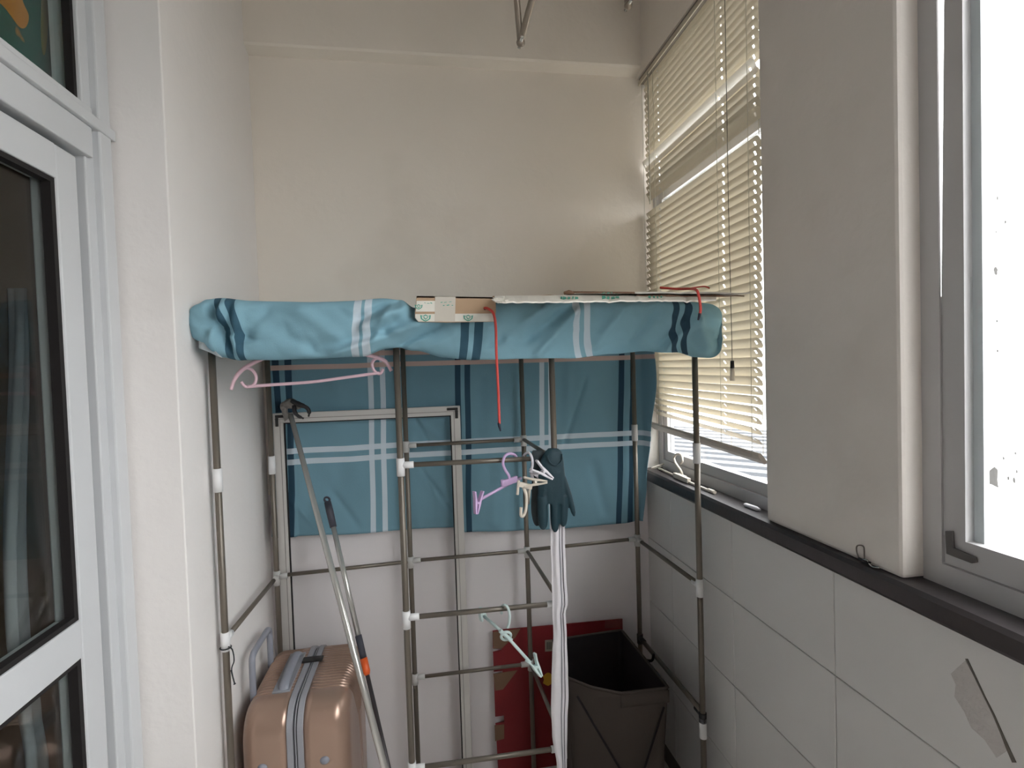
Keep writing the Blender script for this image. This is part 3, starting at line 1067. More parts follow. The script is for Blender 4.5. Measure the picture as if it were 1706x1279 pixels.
# ------------------------------------------------------------------ cardboard on top
def sheet(name, corners, thick, m_edge, m_top, label, ragged=0.004, seed=1, fluted=True):
    rn = random.Random(seed)
    t_ = thing(name, label, 'cardboard', sum((Vector(c_) for c_ in corners), Vector()) / len(corners))
    pts = []
    for i in range(len(corners)):
        a, b = Vector(corners[i]), Vector(corners[(i + 1) % len(corners)])
        n_ = max(2, int((b - a).length / 0.025))
        for k in range(n_):
            p = lerp(a, b, k / n_)
            if k:
                p = p + Vector((rn.uniform(-1, 1) * ragged, rn.uniform(-1, 1) * ragged, rn.uniform(-1, 1) * 0.002))
            pts.append(p)
    obj('board', MB().prism(pts, (0, 0, thick)), m_top, t_)
    return t_, pts


ZS = 1.753
YL0, YL1 = 1.432, 1.240
shA, ptsA = sheet('cardboard_sheet', [(0.185, YL0, ZS), (0.80, YL0, ZS), (0.82, 1.86, ZS + 0.002), (0.21, 1.88, ZS)], 0.004, None, M['card'], 'flat cardboard sheet with a ragged whitened front edge on top of the plaid cover')
# its whitened front part is bent down and overhangs the cover
rn = random.Random(5)
n_ = 60
lip = MB()
lip_px = [(822, 494, 503), (835, 494, 505), (950, 493, 504), (1010, 492, 503.5), (1016, 492, 506), (1022, 492, 502.5), (1140, 492, 502), (1147, 492, 505), (1152, 492, 502), (1196, 493, 501)]


def lip_row(x, i):
    for a_, b_ in zip(lip_px, lip_px[1:]):
        if x <= b_[0]:
            return lerp(a_[i], b_[i], (x - a_[0]) / (b_[0] - a_[0]))
    return lip_px[-1][i]


bk, ft = [], []
for k in range(n_ + 1):
    px = lerp(824, 1194, k / n_)
    a = at(px, lip_row(px, 1), y=YL0)
    a.z = ZS + 0.001
    bk.append(a)
    b = at(px + rn.uniform(-1, 1), lip_row(px, 2) + rn.uniform(-0.7, 0.7), y=YL1 + rn.uniform(-0.002, 0.002))
    ft.append(b)
for k in range(n_):
    q4 = [bk[k], bk[k + 1], ft[k + 1], ft[k]]
    lip.prism(q4, (0, 0, 0.0035))
bmesh.ops.remove_doubles(lip.bm, verts=lip.bm.verts, dist=1e-6)
lo_ = obj('front_lip', lip, M['cardprint'], shA)
lo_['label'] = 'whitened front lip with faint green print'
fr_ = MB()
for k in range(16):
    c0 = at(rn.uniform(818, 842), rn.uniform(493, 502), y=YL1 - 0.002)
    fr_.prism([c0, c0 + Vector((rn.uniform(0.006, 0.014), -0.003, rn.uniform(-0.004, 0.004))), c0 + Vector((rn.uniform(0.003, 0.008), 0.002, rn.uniform(-0.008, -0.003)))], (0, 0.0015, 0.001))
obj('torn_fringe', fr_, M['cardprint'], shA)


def ink(px0, px1, py, y, parent, h=0.0045, rnd=random.Random(2)):
    t = MB()
    x = px0
    while x < px1:
        w_ = rnd.uniform(2, 5)
        a_ = at(x, py + rnd.uniform(-1, 1), y=y)
        b_ = at(x + w_, py + rnd.uniform(-1, 1), y=y)
        hh = h * rnd.uniform(0.5, 1.1)
        t.prism([a_ + Vector((0, 0, -hh / 2)), b_ + Vector((0, 0, -hh / 2)), b_ + Vector((0, 0, hh / 2)), a_ + Vector((0, 0, hh / 2))], (0, 0.0008, 0))
        x += w_ + rnd.uniform(1, 4)
    obj('green_print', t, M['green'], parent)


def ink_lip(px0, px1, rnd=random.Random(3)):
    t = MB()
    x = px0
    while x < px1:
        w_ = rnd.uniform(2, 6)
        q4 = []
        for xx, f in ((x, 0.35), (x + w_, 0.35), (x + w_ + rnd.uniform(-1, 1), 0.72), (x, 0.72)):
            f += rnd.uniform(-0.1, 0.1)
            a = at(xx, lip_row(xx, 1), y=YL0)
            a.z = ZS + 0.001
            p = lerp(a, at(xx, lip_row(xx, 2), y=YL1), f)
            q4.append(p + Vector((0, -0.0004, 0.0042)))
        t.prism(q4, (0, 0, 0.0006))
        x += w_ + rnd.uniform(1, 4)
    obj('green_print', t, M['green'], shA)


ink_lip(934, 962)
ink_lip(1003, 1034)
ink_lip(1080, 1104)

b0_, b1_, b2_ = at(945, 489, y=1.43), at(1080, 489, y=1.36), at(1250, 489, y=1.305)
b0_.z = max(b0_.z, ZS + 0.0075)
zB = b0_.z
shB, ptsB = sheet('cardboard_sheet', [b0_, b1_, b2_, (0.862, 1.50, zB - 0.002), (0.80, 1.80, zB), (0.43, 1.80, zB)], 0.004, None, M['cardprint'], 'flattened whitish cardboard lying uppermost and sticking out towards the blind', 0.003, 4)
e_ = MB()
e_.tube([b0_ + Vector((-0.010, -0.003, 0.001)), b0_ + Vector((0.004, -0.004, 0.003)), b0_ + Vector((0.02, -0.006, 0.001))], [0.004, 0.0065, 0.003], 8)
e_.prism([b0_ + Vector((0.015, -0.009, 0)), b1_ + Vector((-0.04, -0.006, -0.0005)), b1_ + Vector((-0.04, -0.006, 0.0035)), b0_ + Vector((0.015, -0.009, 0.0045))], (0, 0.002, 0.001))
obj('torn_edge', e_, M['kraft'], shB)
ink(1003, 1030, 488, 1.378, shB, 0.003)
# thin dark layer between
c0_, c1_ = at(1060, 492.5, y=1.362), at(1240, 494, y=1.312)
shC, _ = sheet('cardboard_sheet', [c0_, c1_, c1_ + Vector((0.006, 0.07, 0.010)), c0_ + Vector((0.01, 0.03, 0.004))], 0.0025, None, M['kraft'], 'dark brown cardboard layer squeezed between the two pale sheets at right', 0.002, 8)

# cardboard flap that hangs down in front, brown with a printed band
yF = 1.412
fb = thing('cardboard_flap', 'folded cardboard flap with green shield print hanging over the front of the cover', 'cardboard', at(760, 515, y=yF))
out = [(694, 493), (826, 495), (826, 520), (824, 536), (800, 536), (745, 537), (697, 536), (691, 529), (692, 512)]
f_ = MB().prism([at(x, y, y=yF) for x, y in out], (0, 0.004, 0))
f_.prism([at(694, 493, y=yF), at(826, 495, y=yF), at(826, 495, y=yF) + Vector((0, 0, -0.004)), at(694, 493, y=yF) + Vector((0, 0, -0.004))], (0, 0.16, 0.004))
obj('board', f_, M['card'], fb)
yp = yF - 0.0008
PR = lambda pts: MB().prism([at(x, y, y=yp) for x, y in pts], (0, 0.0012, 0))
bd = PR([(692, 523), (824, 522), (824, 535.5), (697, 535.5), (691.5, 529)])
bd.prism([at(x, y, y=yp) for x, y in ((694, 501), (726, 501), (726, 519), (692.5, 519))], (0, 0.0012, 0))
o = obj('white_print', bd, M['cardprint'], fb)
tp = MB().prism([at(x, y, y=yp - 0.0006) for x, y in ((725, 494), (759, 494.5), (758, 535), (724, 535))], (0, 0.001, 0))
obj('tape', tp, M['tape'], fb)


def shield(cx, cy, s_, parent, y):
    t = MB()
    o_ = [(-9, -5), (-4, -3.5), (0, -6), (4, -3.5), (9, -5), (8, 1.5), (4, 4.5), (0, 6), (-4, 4.5), (-8, 1.5)]
    i_ = [(a * 0.74, b * 0.70) for a, b in o_]
    n_ = len(o_)
    for k in range(n_):
        quad = [o_[k], o_[(k + 1) % n_], i_[(k + 1) % n_], i_[k]]
        t.prism([at(cx + a * s_, cy + b * s_, y=y) for a, b in quad], (0, 0.0006, 0))
    for quad in ([(-4, -1), (-2.6, -1.8), (0.3, 1.4), (0, 3.2)], [(0, 3.2), (0.3, 1.2), (4, -2.2), (4.6, -1)]):
        t.prism([at(cx + a * s_, cy + b * s_, y=y) for a, b in quad], (0, 0.0006, 0))
    obj('shield_mark', t, M['green'], parent)


shield(709, 529.5, 0.98, fb, yp - 0.0012)
shield(780, 529.5, 0.9, fb, yp - 0.0012)
shield(697.5, 511, 0.72, fb, yp - 0.0012)
ink(707, 722, 505, yp - 0.0004, fb, 0.002)
ink(738, 756, 508, yp - 0.0014, fb, 0.002)
ink(734, 752, 503, yp - 0.0014, fb, 0.0015)

# red cords
Q = lambda px, py, y: at(px, py, y=y)
c1 = thing('red_rope', 'long red rope with dark tip hanging from the hole in the cardboard flap', 'rope', Q(808, 514, 1.405))
t = MB()
t.tube(smooth_path([Q(807, 513, 1.414), Q(813, 514, 1.404), Q(822, 522, 1.400), Q(826, 545, 1.398), Q(827, 590, 1.40), Q(830, 650, 1.40), Q(832, 706, 1.40)], 8), 0.0036, 8)
obj('cord', t, M['redcord'], c1)
obj('tip', MB().tube([Q(831, 704, 1.40), Q(832, 710, 1.40), Q(834, 718, 1.40)], [0.0040, 0.0037, 0.0020], 8), M['tip'], c1)
hole = MB().tube([Q(808, 514, yF - 0.0006), Q(808, 514, yF + 0.0003)], 0.004, 10)
obj('hole', hole, M['claw'], fb)
c2 = thing('red_rope', 'short red rope looped over the cardboard sheets at the right end', 'rope', Q(1165, 485, 1.40))
t = MB()
zz = zB + 0.012
t.tube(smooth_path([Q(1100, 479, 1.46), Q(1125, 481, 1.42), Q(1150, 481, 1.34), Q(1160, 483, 1.25), Q(1164, 492, 1.227), Q(1167, 512, 1.225), Q(1166, 524, 1.225)], 8), 0.0034, 8)
t.tube(smooth_path([Q(1120, 481, 1.43), Q(1150, 480, 1.42), Q(1172, 477, 1.41), Q(1182, 480, 1.41)], 6), 0.0022, 6)
obj('cord', t, M['redcord'], c2)
obj('tip', MB().tube([Q(1166, 522, 1.225), Q(1165, 527, 1.225), Q(1163, 533, 1.225)], [0.0038, 0.0034, 0.002], 8), M['tip'], c2)

# ------------------------------------------------------------------ screen frame leaning behind the rack
yq = 1.972
fr = thing('window_screen_frame', 'empty white aluminium screen frame standing against the plaid curtain', 'frame', (-0.2, yq, 0))
TL, TRt = at(455, 689, y=yq), at(765, 675, y=yq)
xl, xr, zt = TL.x, TRt.x + 0.002, (TL.z + TRt.z) / 2
sw = 0.034


def framebar(a, b, name):
    t = MB().box(a, b)
    obj(name, t, M['frame'], fr, bevel=0.0015)


framebar((xl, yq - 0.008, zt - sw), (xr, yq + 0.010, zt), 'top_bar')
framebar((xl, yq - 0.008, 0.0), (xl + sw, yq + 0.010, zt - sw), 'stile')
framebar((xr - sw, yq - 0.008, 0.0), (xr, yq + 0.010, zt - sw), 'stile')
framebar((xl + sw, yq - 0.008, 0.0), (xr - sw, yq + 0.010, sw), 'bottom_bar')
ln = MB()
ln.box((xl + 0.006, yq - 0.0092, zt - 0.021), (xr - 0.006, yq - 0.008, zt - 0.019))
for x in (xl + 0.022, xr - 0.024):
    ln.box((x, yq - 0.0092, 0.02), (x + 0.002, yq - 0.008, zt - 0.021))
obj('groove_line', ln, mat('groove_grey', srgb(140, 136, 132), 0.6), fr)
gk = MB()
gk.box((xl + sw, yq - 0.004, zt - sw - 0.004), (xr - sw, yq + 0.004, zt - sw))
gk.box((xl + sw, yq - 0.004, sw), (xl + sw + 0.004, yq + 0.004, zt - sw - 0.004))
gk.box((xr - sw - 0.004, yq - 0.004, sw), (xr - sw, yq + 0.004, zt - sw - 0.004))
obj('gasket', gk, M['gasket'], fr)
for sx, x in ((-1, xr - 0.008), (1, xl + 0.008)):
    t = MB()
    t.box((x, yq - 0.0105, zt - 0.006), (x + sx * 0.040, yq - 0.008, zt - 0.016))
    t.box((x, yq - 0.0105, zt - 0.016), (x + sx * 0.011, yq - 0.008, zt - 0.046))
    obj('corner_bracket', t, M['lock'], fr, bevel=0.0015)

# ------------------------------------------------------------------ pink hanger
yh = 1.548
Hh = lambda px, py, dy=0: at(px, py, y=yh + dy)
hg = thing('coat_hanger', 'pink plastic coat hanger with curled ends under the left of the cover', 'hanger', Hh(520, 600))
t = MB()
rr = 0.0058
t.tube(smooth_path([Hh(385, 649), Hh(392, 630), Hh(407, 613), Hh(440, 596), Hh(480, 582), Hh(520, 574)], 6), [0.0048] * 6 + [rr] * 25, 8)
t.tube(smooth_path([Hh(652, 618), Hh(643, 603), Hh(630, 596), Hh(600, 588), Hh(560, 579), Hh(520, 574)], 6), [0.0048] * 6 + [rr] * 25, 8)
obj('shoulder_arms', t, M['pink'], hg)
t = MB()
t.tube(smooth_path([Hh(402, 636), Hh(408, 643), Hh(416, 644), Hh(424, 639), Hh(427, 629), Hh(423, 619), Hh(413, 613), Hh(404, 616)], 6), 0.0042, 8)
obj('curl', t, M['pink'], hg)
t = MB()
t.tube(smooth_path([Hh(638, 614), Hh(635, 621), Hh(629, 622), Hh(622, 615), Hh(620, 605), Hh(625, 598), Hh(634, 597)], 6), 0.0042, 8)
obj('curl', t, M['pink'], hg)
t = MB().tube(smooth_path([Hh(412, 644), Hh(450, 641), Hh(520, 636), Hh(580, 628), Hh(632, 621)], 6), 0.0044, 8)
obj('trouser_bar', t, M['pink'], hg)
pk = Vector((Hh(520, 574)))
hk = [pk, pk + Vector((0, 0, 0.03))]
top = Vector((pk.x, RF, ZTUBE))
hk += arc(Vector((pk.x, yh - 0.028, ZTUBE)), 0.028, 0, PI * 1.1, 10, (0, 1, 0), (0, 0, 1))
obj('hook', MB().tube(hk, 0.003, 8), M['pink'], hg)


# ------------------------------------------------------------------ clips for clip hangers
def clip(parent, p, q, w_, m, open_=0.010, nrm=None):
    """a two-jaw clothes clip from the grip end p to the biting end q"""
    p, q = Vector(p), Vector(q)
    d_ = q - p
    nrm = Vector(nrm if nrm is not None else (0, -1, 0))
    side = d_.normalized().cross(nrm).normalized()      # opening direction
    for k, s_ in ((0, 1), (1, -1)):
        pts = [p + side * s_ * open_, p + side * s_ * (open_ + 0.0055), lerp(p, q, 0.3) + side * s_ * 0.0115, lerp(p, q, 0.62) + side * s_ * 0.0090, q + side * s_ * 0.0042, q, lerp(p, q, 0.72) + side * s_ * 0.0020, lerp(p, q, 0.5) + side * s_ * 0.0024]
        obj('clip_jaw', MB().prism([a_ - nrm * w_ / 2 for a_ in pts], nrm * w_), m, parent, bevel=0.0012)
    obj('clip_spring', MB().tube([lerp(p, q, 0.5) - nrm * w_ * 0.6, lerp(p, q, 0.5) + nrm * w_ * 0.6], 0.0034, 8), m, parent)


# lilac clip hanger on the upper shelf rail
yl = 1.50
Lh = lambda px, py, dy=0: at(px, py, y=yl + dy)
lh = thing('clip_hanger', 'lilac clip hanger hooked over the upper shelf rail of the rack', 'hanger', Lh(845, 800))
hookpts = smooth_path([Lh(848, 802), Lh(848, 793), Lh(842, 783), Lh(838, 772), Lh(841, 760), Lh(849, 755.5, 0.012), Lh(858, 758, 0.035), Lh(862, 766, 0.045)], 6)
obj('hook', MB().tube(hookpts, 0.0040, 8), M['lilac'], lh)
t = MB()
t.bar(Lh(836, 806), Lh(862, 797), 0.012, 0.017)
t.tube([Lh(838, 809), Lh(838, 799)], 0.007, 8)
t.tube([Lh(859, 803), Lh(859, 793)], 0.006, 8)
obj('body', t, M['lilac'], lh, bevel=0.001)
obj('bar', MB().tube([Lh(800, 832, -0.05), Lh(836, 812, 0), Lh(868, 796, 0.05)], 0.0042, 8), M['lilac'], lh)
clip(lh, Lh(797, 818, -0.055), Lh(793, 856, -0.055), 0.013, M['lilac'], 0.011, (0.5, -0.86, 0))

# white clip hanger
yw = 1.485
Wh = lambda px, py, dy=0: at(px, py, y=yw + dy)
wh = thing('clip_hanger', 'white clip hanger with its clip pointing right beside the teal glove', 'hanger', Wh(885, 780))
obj('hook', MB().tube(smooth_path([Wh(884, 786), Wh(887, 775), Wh(886, 762), Wh(881, 754, 0.012), Wh(874, 757, 0.04), Wh(871, 764, 0.052)], 6), 0.0038, 8), M['whitep'], wh)
t = MB().bar(Wh(883, 784), Wh(902, 797), 0.012, 0.009)
t.bar(Wh(885, 788), Wh(888, 800), 0.010, 0.008)
t.bar(Wh(889, 786), Wh(899, 788, -0.045), 0.008, 0.008)
obj('body', t, M['whitep'], wh, bevel=0.001)
clip(wh, Wh(889, 774, -0.045), Wh(920, 797, -0.05), 0.015, M['whitep'], 0.012, (0.25, -0.97, 0))

# cream clip hanger, hanging upside down below it
yc_ = 1.448
Ch = lambda px, py, dy=0: at(px, py, y=yc_ + dy)
ch = thing('clip_hanger', 'cream clip hanger dangling with its curved hook pointing down', 'hanger', Ch(875, 815))
clip(ch, Ch(872, 803, 0.0), Ch(911, 803, -0.02), 0.013, M['cream'], 0.011, (0.15, -0.95, 0.25))
t = MB().bar(Ch(864, 806), Ch(886, 811), 0.013, 0.013)
t.tube([Ch(864, 800), Ch(862, 824)], 0.0042, 8)
obj('body', t, M['cream'], ch, bevel=0.001)
obj('hook', MB().tube(smooth_path([Ch(872, 812), Ch(876, 822), Ch(877, 834), Ch(876, 848), Ch(872, 859), Ch(868, 858), Ch(868, 845)], 6), 0.0044, 8), M['cream'], ch)
obj('bar', MB().tube([Ch(882, 812), Ch(881, 826, 0.03), Ch(880, 838, 0.07)], 0.0042, 8), M['cream'], ch)

# mint clip hanger on the lower shelf rail
ym = 1.498
Mh = lambda px, py, dy=0: at(px, py, y=ym + dy)
mh = thing('clip_hanger', 'pale mint clip hanger slung from the second shelf rail', 'hanger', Mh(843, 1045))
obj('hook', MB().tube(smooth_path([Mh(845, 1046), Mh(848, 1038), Mh(849, 1025), Mh(846, 1012), Mh(840, 1007.5, 0.012), Mh(835, 1012, 0.045), Mh(836, 1022, 0.05)], 6), 0.0038, 8), M['mint'], mh)
t = MB()
t.tube(arc(Mh(843, 1059), 0.014, 0, 2 * PI, 14, (1, 0, 0), (0, -0.3, 0.95)), 0.0042, 8)
t.tube([Mh(833, 1050), Mh(852, 1067)], 0.0062, 8)
obj('body', t, M['mint'], mh)
obj('bar', MB().tube([Mh(806, 1026, 0.075), Mh(840, 1055, 0.0), Mh(884, 1104, -0.05)], 0.0044, 8), M['mint'], mh)
clip(mh, Mh(884, 1094, -0.05), Mh(901, 1126, -0.055), 0.014, M['mint'], 0.013, (0.4, -0.9, 0.1))
clip(mh, Mh(806, 1032, 0.075), Mh(800, 1012, 0.075), 0.012, M['mint'], 0.006, (0.6, -0.8, 0.1))


# cream hanger lying on the sill
def on_sill(px, py, h=0.006):
    return at(px, py, z=SILL + h)


sh_ = thing('clip_hanger', 'cream clip hanger leaning on the dark sill below the blind', 'hanger', on_sill(1135, 800, 0.0))
xs = 0.902
Sh = lambda px, py, dx=0: at(px, py, x=xs + dx)
obj('bar', MB().tube([on_sill(1098, 780, 0.006), on_sill(1132, 796, 0.006), on_sill(1160, 808, 0.006), on_sill(1189, 820, 0.006)], 0.0042, 8), M['cream'], sh_)
obj('hook', MB().tube(smooth_path([Sh(1138, 798), Sh(1135, 785), Sh(1126, 772), Sh(1123, 762), Sh(1128, 756), Sh(1135, 758), Sh(1137, 768), Sh(1134, 772)], 6), 0.0042, 8), M['cream'], sh_)
t = MB().bar(on_sill(1124, 791, 0.011), on_sill(1148, 801, 0.010), 0.014, 0.018)
t.bar(Sh(1130, 790), Sh(1143, 795), 0.010, 0.010)
obj('body', t, M['cream'], sh_, bevel=0.0015)
clip(sh_, on_sill(1110, 774, 0.012), on_sill(1086, 780, 0.010), 0.013, M['cream'], 0.007, (-0.95, -0.3, 0.1))
obj('bar_end', MB().tube([on_sill(1181, 816, 0.0065), on_sill(1191, 820, 0.0065)], 0.0062, 8), M['cream'], sh_)
# small white handle piece
t = MB()
a, b = on_sill(1240, 840, 0.006), on_sill(1266, 849, 0.006)
t.tube([a, lerp(a, b, 0.1), lerp(a, b, 0.8), b], [0.003, 0.006, 0.0066, 0.003], 10)
tag(obj('plastic_peg', t, M['whitep']), 'small white plastic peg lying on the sill by the pillar', 'peg')
# wire hook on the sill by the pillar
wk = thing('wire_hook', 'bent wire hook on the dark sill at the foot of the pillar', 'hook', on_sill(1448, 938, 0))
K = lambda px, py, dx=0: at(px, py, x=0.862 + dx)
obj('loop', MB().tube(smooth_path([K(1434, 935), K(1428, 922), K(1427, 911), K(1432, 908), K(1439, 911), K(1440, 926), K(1441, 934)], 5), 0.0014, 6), M['rust'], wk)
obj('base', MB().tube([K(1431, 930), K(1440, 935), K(1450, 937)], [0.003, 0.0035, 0.002], 8), M['claw'], wk)
obj('bent_end', MB().tube(smooth_path([K(1438, 931), K(1446, 934), K(1450, 941), K(1456, 945), K(1465, 945)], 5), 0.0019, 6), M['chrome'], wk)


# ------------------------------------------------------------------ gloves
def glove(name, label, polys, fingers, y0, m, thick=0.011, cuff=None):
    bm = MB()
    # palm: lofted sections (left px, right px, row py)
    rings = []
    seg = 14
    for (l, r_, py, th) in polys:
        a, b = at(l, py, y=y0), at(r_, py, y=y0)
        c0, hw = (a + b) / 2, (b - a).length / 2
        ring = []
        for k in range(seg):
            an = 2 * PI * k / seg
            ring.append(bm.bm.verts.new(c0 + (b - a).normalized() * math.cos(an) * hw + Vector((0, 1, 0)) * math.sin(an) * th))
        rings.append(ring)
    for i in range(len(rings) - 1):
        for k in range(seg):
            bm.bm.faces.new((rings[i][k], rings[i][(k + 1) % seg], rings[i + 1][(k + 1) % seg], rings[i + 1][k])).smooth = True
    bm.cap(rings[0], True)
    bm.cap(rings[-1])
    for pts, r_ in fingers:
        P_ = smooth_path([at(x, y, y=y0 + dy) for x, y, dy in pts], 4)
        n_ = len(P_)
        rs = [r_ * (1.0 if k < n_ - 4 else math.sqrt(max(0.05, 1 - ((k - (n_ - 4)) / 3.2) ** 2))) for k in range(n_)]
        bm.tube(P_, rs, 12)
    o = obj(name, bm, m)
    md = o.modifiers.new('remesh', 'REMESH')
    md.mode = 'VOXEL'
    md.voxel_size = 0.0026
    md.use_smooth_shade = True
    sm_ = o.modifiers.new('smooth', 'SMOOTH')
    sm_.iterations = 3
    tag(o, label, 'glove', 'work gloves draped over the rack rail')
    return o


yg = 1.478
gl = glove('work_glove', 'teal rubber work glove hanging fingers down over the shelf corner',
           [(913, 930, 746.5, 0.006), (908, 936, 752, 0.012), (901, 939, 765, 0.015), (897, 941, 785, 0.016), (896, 944, 805, 0.015), (895, 946, 825, 0.014), (896, 946, 838, 0.012)],
           [([(903, 825, 0), (904, 850, 0), (905, 882, 0)], 0.0155), ([(923, 825, 0), (924, 855, -0.002), (925, 886, 0)], 0.0128), ([(938, 825, 0), (939, 850, 0), (938, 877, 0)], 0.0125), ([(938, 795, 0), (948, 825, -0.003), (957, 860, -0.003)], 0.0085),
            ], yg, M['glove'])
cf = MB()
cf.tube(smooth_path([at(912, 758, y=yg - 0.014), at(916, 770, y=yg - 0.018), at(926, 775, y=yg - 0.018), at(935, 768, y=yg - 0.014), at(936, 756, y=yg - 0.010)], 5), 0.0022, 6)
obj('cuff_hem', cf, M['glove'], gl)
glove('work_glove', 'darker work glove half hidden behind the teal glove and the clips',
      [(887, 905, 750, 0.010), (885, 908, 757, 0.014), (884, 910, 775, 0.013), (886, 912, 800, 0.013), (885, 910, 825, 0.013), (886, 908, 845, 0.012)],
      [([(891, 830, 0), (891, 850, 0), (895, 876, 0)], 0.011), ([(903, 835, 0), (903, 860, 0), (904, 878, 0)], 0.010)], yg + 0.03, M['glove2'])

# ------------------------------------------------------------------ white vinyl strip hanging on the front post
stv = thing('zip_strip', 'long white vinyl strip with a zip hanging along the middle front post', 'strip', at(930, 1100, y=1.497))
edge_l = [(860, 917), (900, 917), (960, 919), (1010, 920), (1060, 922), (1090, 920), (1130, 919), (1180, 918), (1220, 920), (1279, 928), (1330, 934)]
edge_r = [(860, 941), (900, 941), (960, 943), (1005, 946), (1020, 942), (1060, 944), (1120, 946), (1160, 947), (1200, 945), (1279, 944), (1330, 946)]


def strip_fn(u, v):
    py = lerp(868, 1330, v)
    l, r_ = interp(py, edge_l), interp(py, edge_r)
    px = lerp(l, r_, u)
    y = 1.497 - 0.006 * math.sin(u * PI) + 0.004 * math.sin(u * 11 + v * 3) * (0.5 + 0.5 * noise.noise(Vector((v * 8, 1, 2)))) + 0.004 * noise.noise(Vector((u * 3, v * 14, 0)))
    return at(px, py, y=y)


t = MB()
t.grid(24, 90, strip_fn)
obj('vinyl', t, M['stripw'], stv, solid=0.0016)
t = MB()
t.tube([strip_fn(0.62, v / 30) + Vector((0, -0.002, 0)) for v in range(31)], 0.0018, 6)
obj('zip_line', t, M['zip'], stv)
t = MB()
t.tube([strip_fn(0.8, v / 30) + Vector((0, -0.002, 0)) for v in range(31)], 0.0012, 6)
obj('stitched_hem', t, M['zipdark'], stv)

# ------------------------------------------------------------------ suitcase
SX0, SXZ0, SXZ1, SX1 = -0.545, -0.418, -0.375, -0.252
SY0, SY1 = 1.545, 1.945
SZ0, SZ1 = 0.05, 0.635
case = thing('suitcase', 'rose gold ribbed hard-shell suitcase standing in the left corner', 'suitcase', ((SX0 + SX1) / 2, (SY0 + SY1) / 2, 0))


def shell(x_in, x_out, name):
    """half shell: section across x, outline a rounded rectangle in y,z"""
    n = 132
    R0 = 0.075
    y0, y1, z0, z1 = SY0, SY1, SZ0, SZ1
    per = []
    # walk the rounded rectangle
    cs = [((y0 + R0, z0 + R0), PI, 1.5 * PI), ((y1 - R0, z0 + R0), 1.5 * PI, 2 * PI), ((y1 - R0, z1 - R0), 0, 0.5 * PI), ((y0 + R0, z1 - R0), 0.5 * PI, PI)]
    for i, ((cy, cz), a0, a1) in enumerate(cs):
        for k in range(13):
            a_ = lerp(a0, a1, k / 12)
            per.append((cy + R0 * math.cos(a_), cz + R0 * math.sin(a_)))
        nx = cs[(i + 1) % 4]
        e = (nx[0][0] + R0 * math.cos(nx[1]), nx[0][1] + R0 * math.sin(nx[1]))
        s_ = per[-1]
        m_ = 150 if i in (0, 2) else 60
        for k in range(1, m_):
            per.append((lerp(s_[0], e[0], k / m_), lerp(s_[1], e[1], k / m_)))
    prof = []
    r = 0.045
    sgn = 1 if x_out > x_in else -1
    D = abs(x_out - x_in)
    for k in range(4):
        prof.append((k / 4 * (D - r), 0.0))
    for k in range(9):
        a_ = k / 8 * PI / 2
        prof.append((D - r + r * math.sin(a_), r * (1 - math.cos(a_))))
    for k in range(1, 10):
        prof.append((D + 0.004 * k / 9, r + k * 0.012))
    cy, cz = (y0 + y1) / 2, (z0 + z1) / 2
    hy, hz = (y1 - y0) / 2, (z1 - z0) / 2

    def fn(u, v):
        i = int(round(u * (len(prof) - 1)))
        j = int(round(v * len(per))) % len(per)
        d_, ins = prof[i]
        y, z = per[j]
        fy, fz = 1 - ins / hy, 1 - ins / hz
        yy, zz_ = cy + (y - cy) * fy, cz + (z - cz) * fz
        # ribs across the top that run on down the face
        g_ = 0
        if y0 + 0.085 < y < y1 - 0.03 and z > cz and d_ > 0.018:
            ph = (y - y0 - 0.085) / 0.0152
            g_ = 0.0125 * (0.5 - 0.5 * math.cos(2 * PI * ph)) ** 2
            g_ *= min(1, (d_ - 0.018) / 0.012)
        # corner panel groove
        nrm_y = 0
        x = x_in + sgn * (d_ - (g_ if ins > 0.02 else 0))
        return Vector((x, yy, zz_ - (g_ if ins <= 0.03 else 0)))

    t = MB()
    vs_ = t.grid(len(prof) - 1, len(per), fn, closed_v=True)
    t.cap(vs_[-1])
    t.cap(vs_[0], True)
    return obj(name, t, M['gold'], case)


shr = shell(SXZ1, SX1, 'shell')
shl = shell(SXZ0, SX0, 'shell')


def ring_band(x0, x1, inset, m, name, parent=case, yz=(SY0, SY1, SZ0, SZ1), R0=0.075):
    y0, y1, z0, z1 = yz
    y0 += inset; y1 -= inset; z0 += inset; z1 -= inset
    per = []
    for (cy, cz), a0, a1 in (((y0 + R0, z0 + R0), PI, 1.5 * PI), ((y1 - R0, z0 + R0), 1.5 * PI, 2 * PI), ((y1 - R0, z1 - R0), 0, 0.5 * PI), ((y0 + R0, z1 - R0), 0.5 * PI, PI)):
        for k in range(13):
            a_ = lerp(a0, a1, k / 12)
            per.append((cy + R0 * math.cos(a_), cz + R0 * math.sin(a_)))
    t = MB()
    t.prism([(x0, y, z) for y, z in per], (x1 - x0, 0, 0))
    return obj(name, t, m, parent, bevel=0.002)


ring_band(SXZ0 - 0.001, SXZ0 + 0.016, -0.003, M['zip'], 'zip_tape')
ring_band(SXZ0 + 0.016, SXZ1 - 0.016, 0.002, M['zipdark'], 'zip_teeth')
ring_band(SXZ1 - 0.016, SXZ1 + 0.001, -0.003, M['zip'], 'zip_tape')
ring_band(-0.398, -0.394, -0.0005, M['zip'], 'zip_chain')
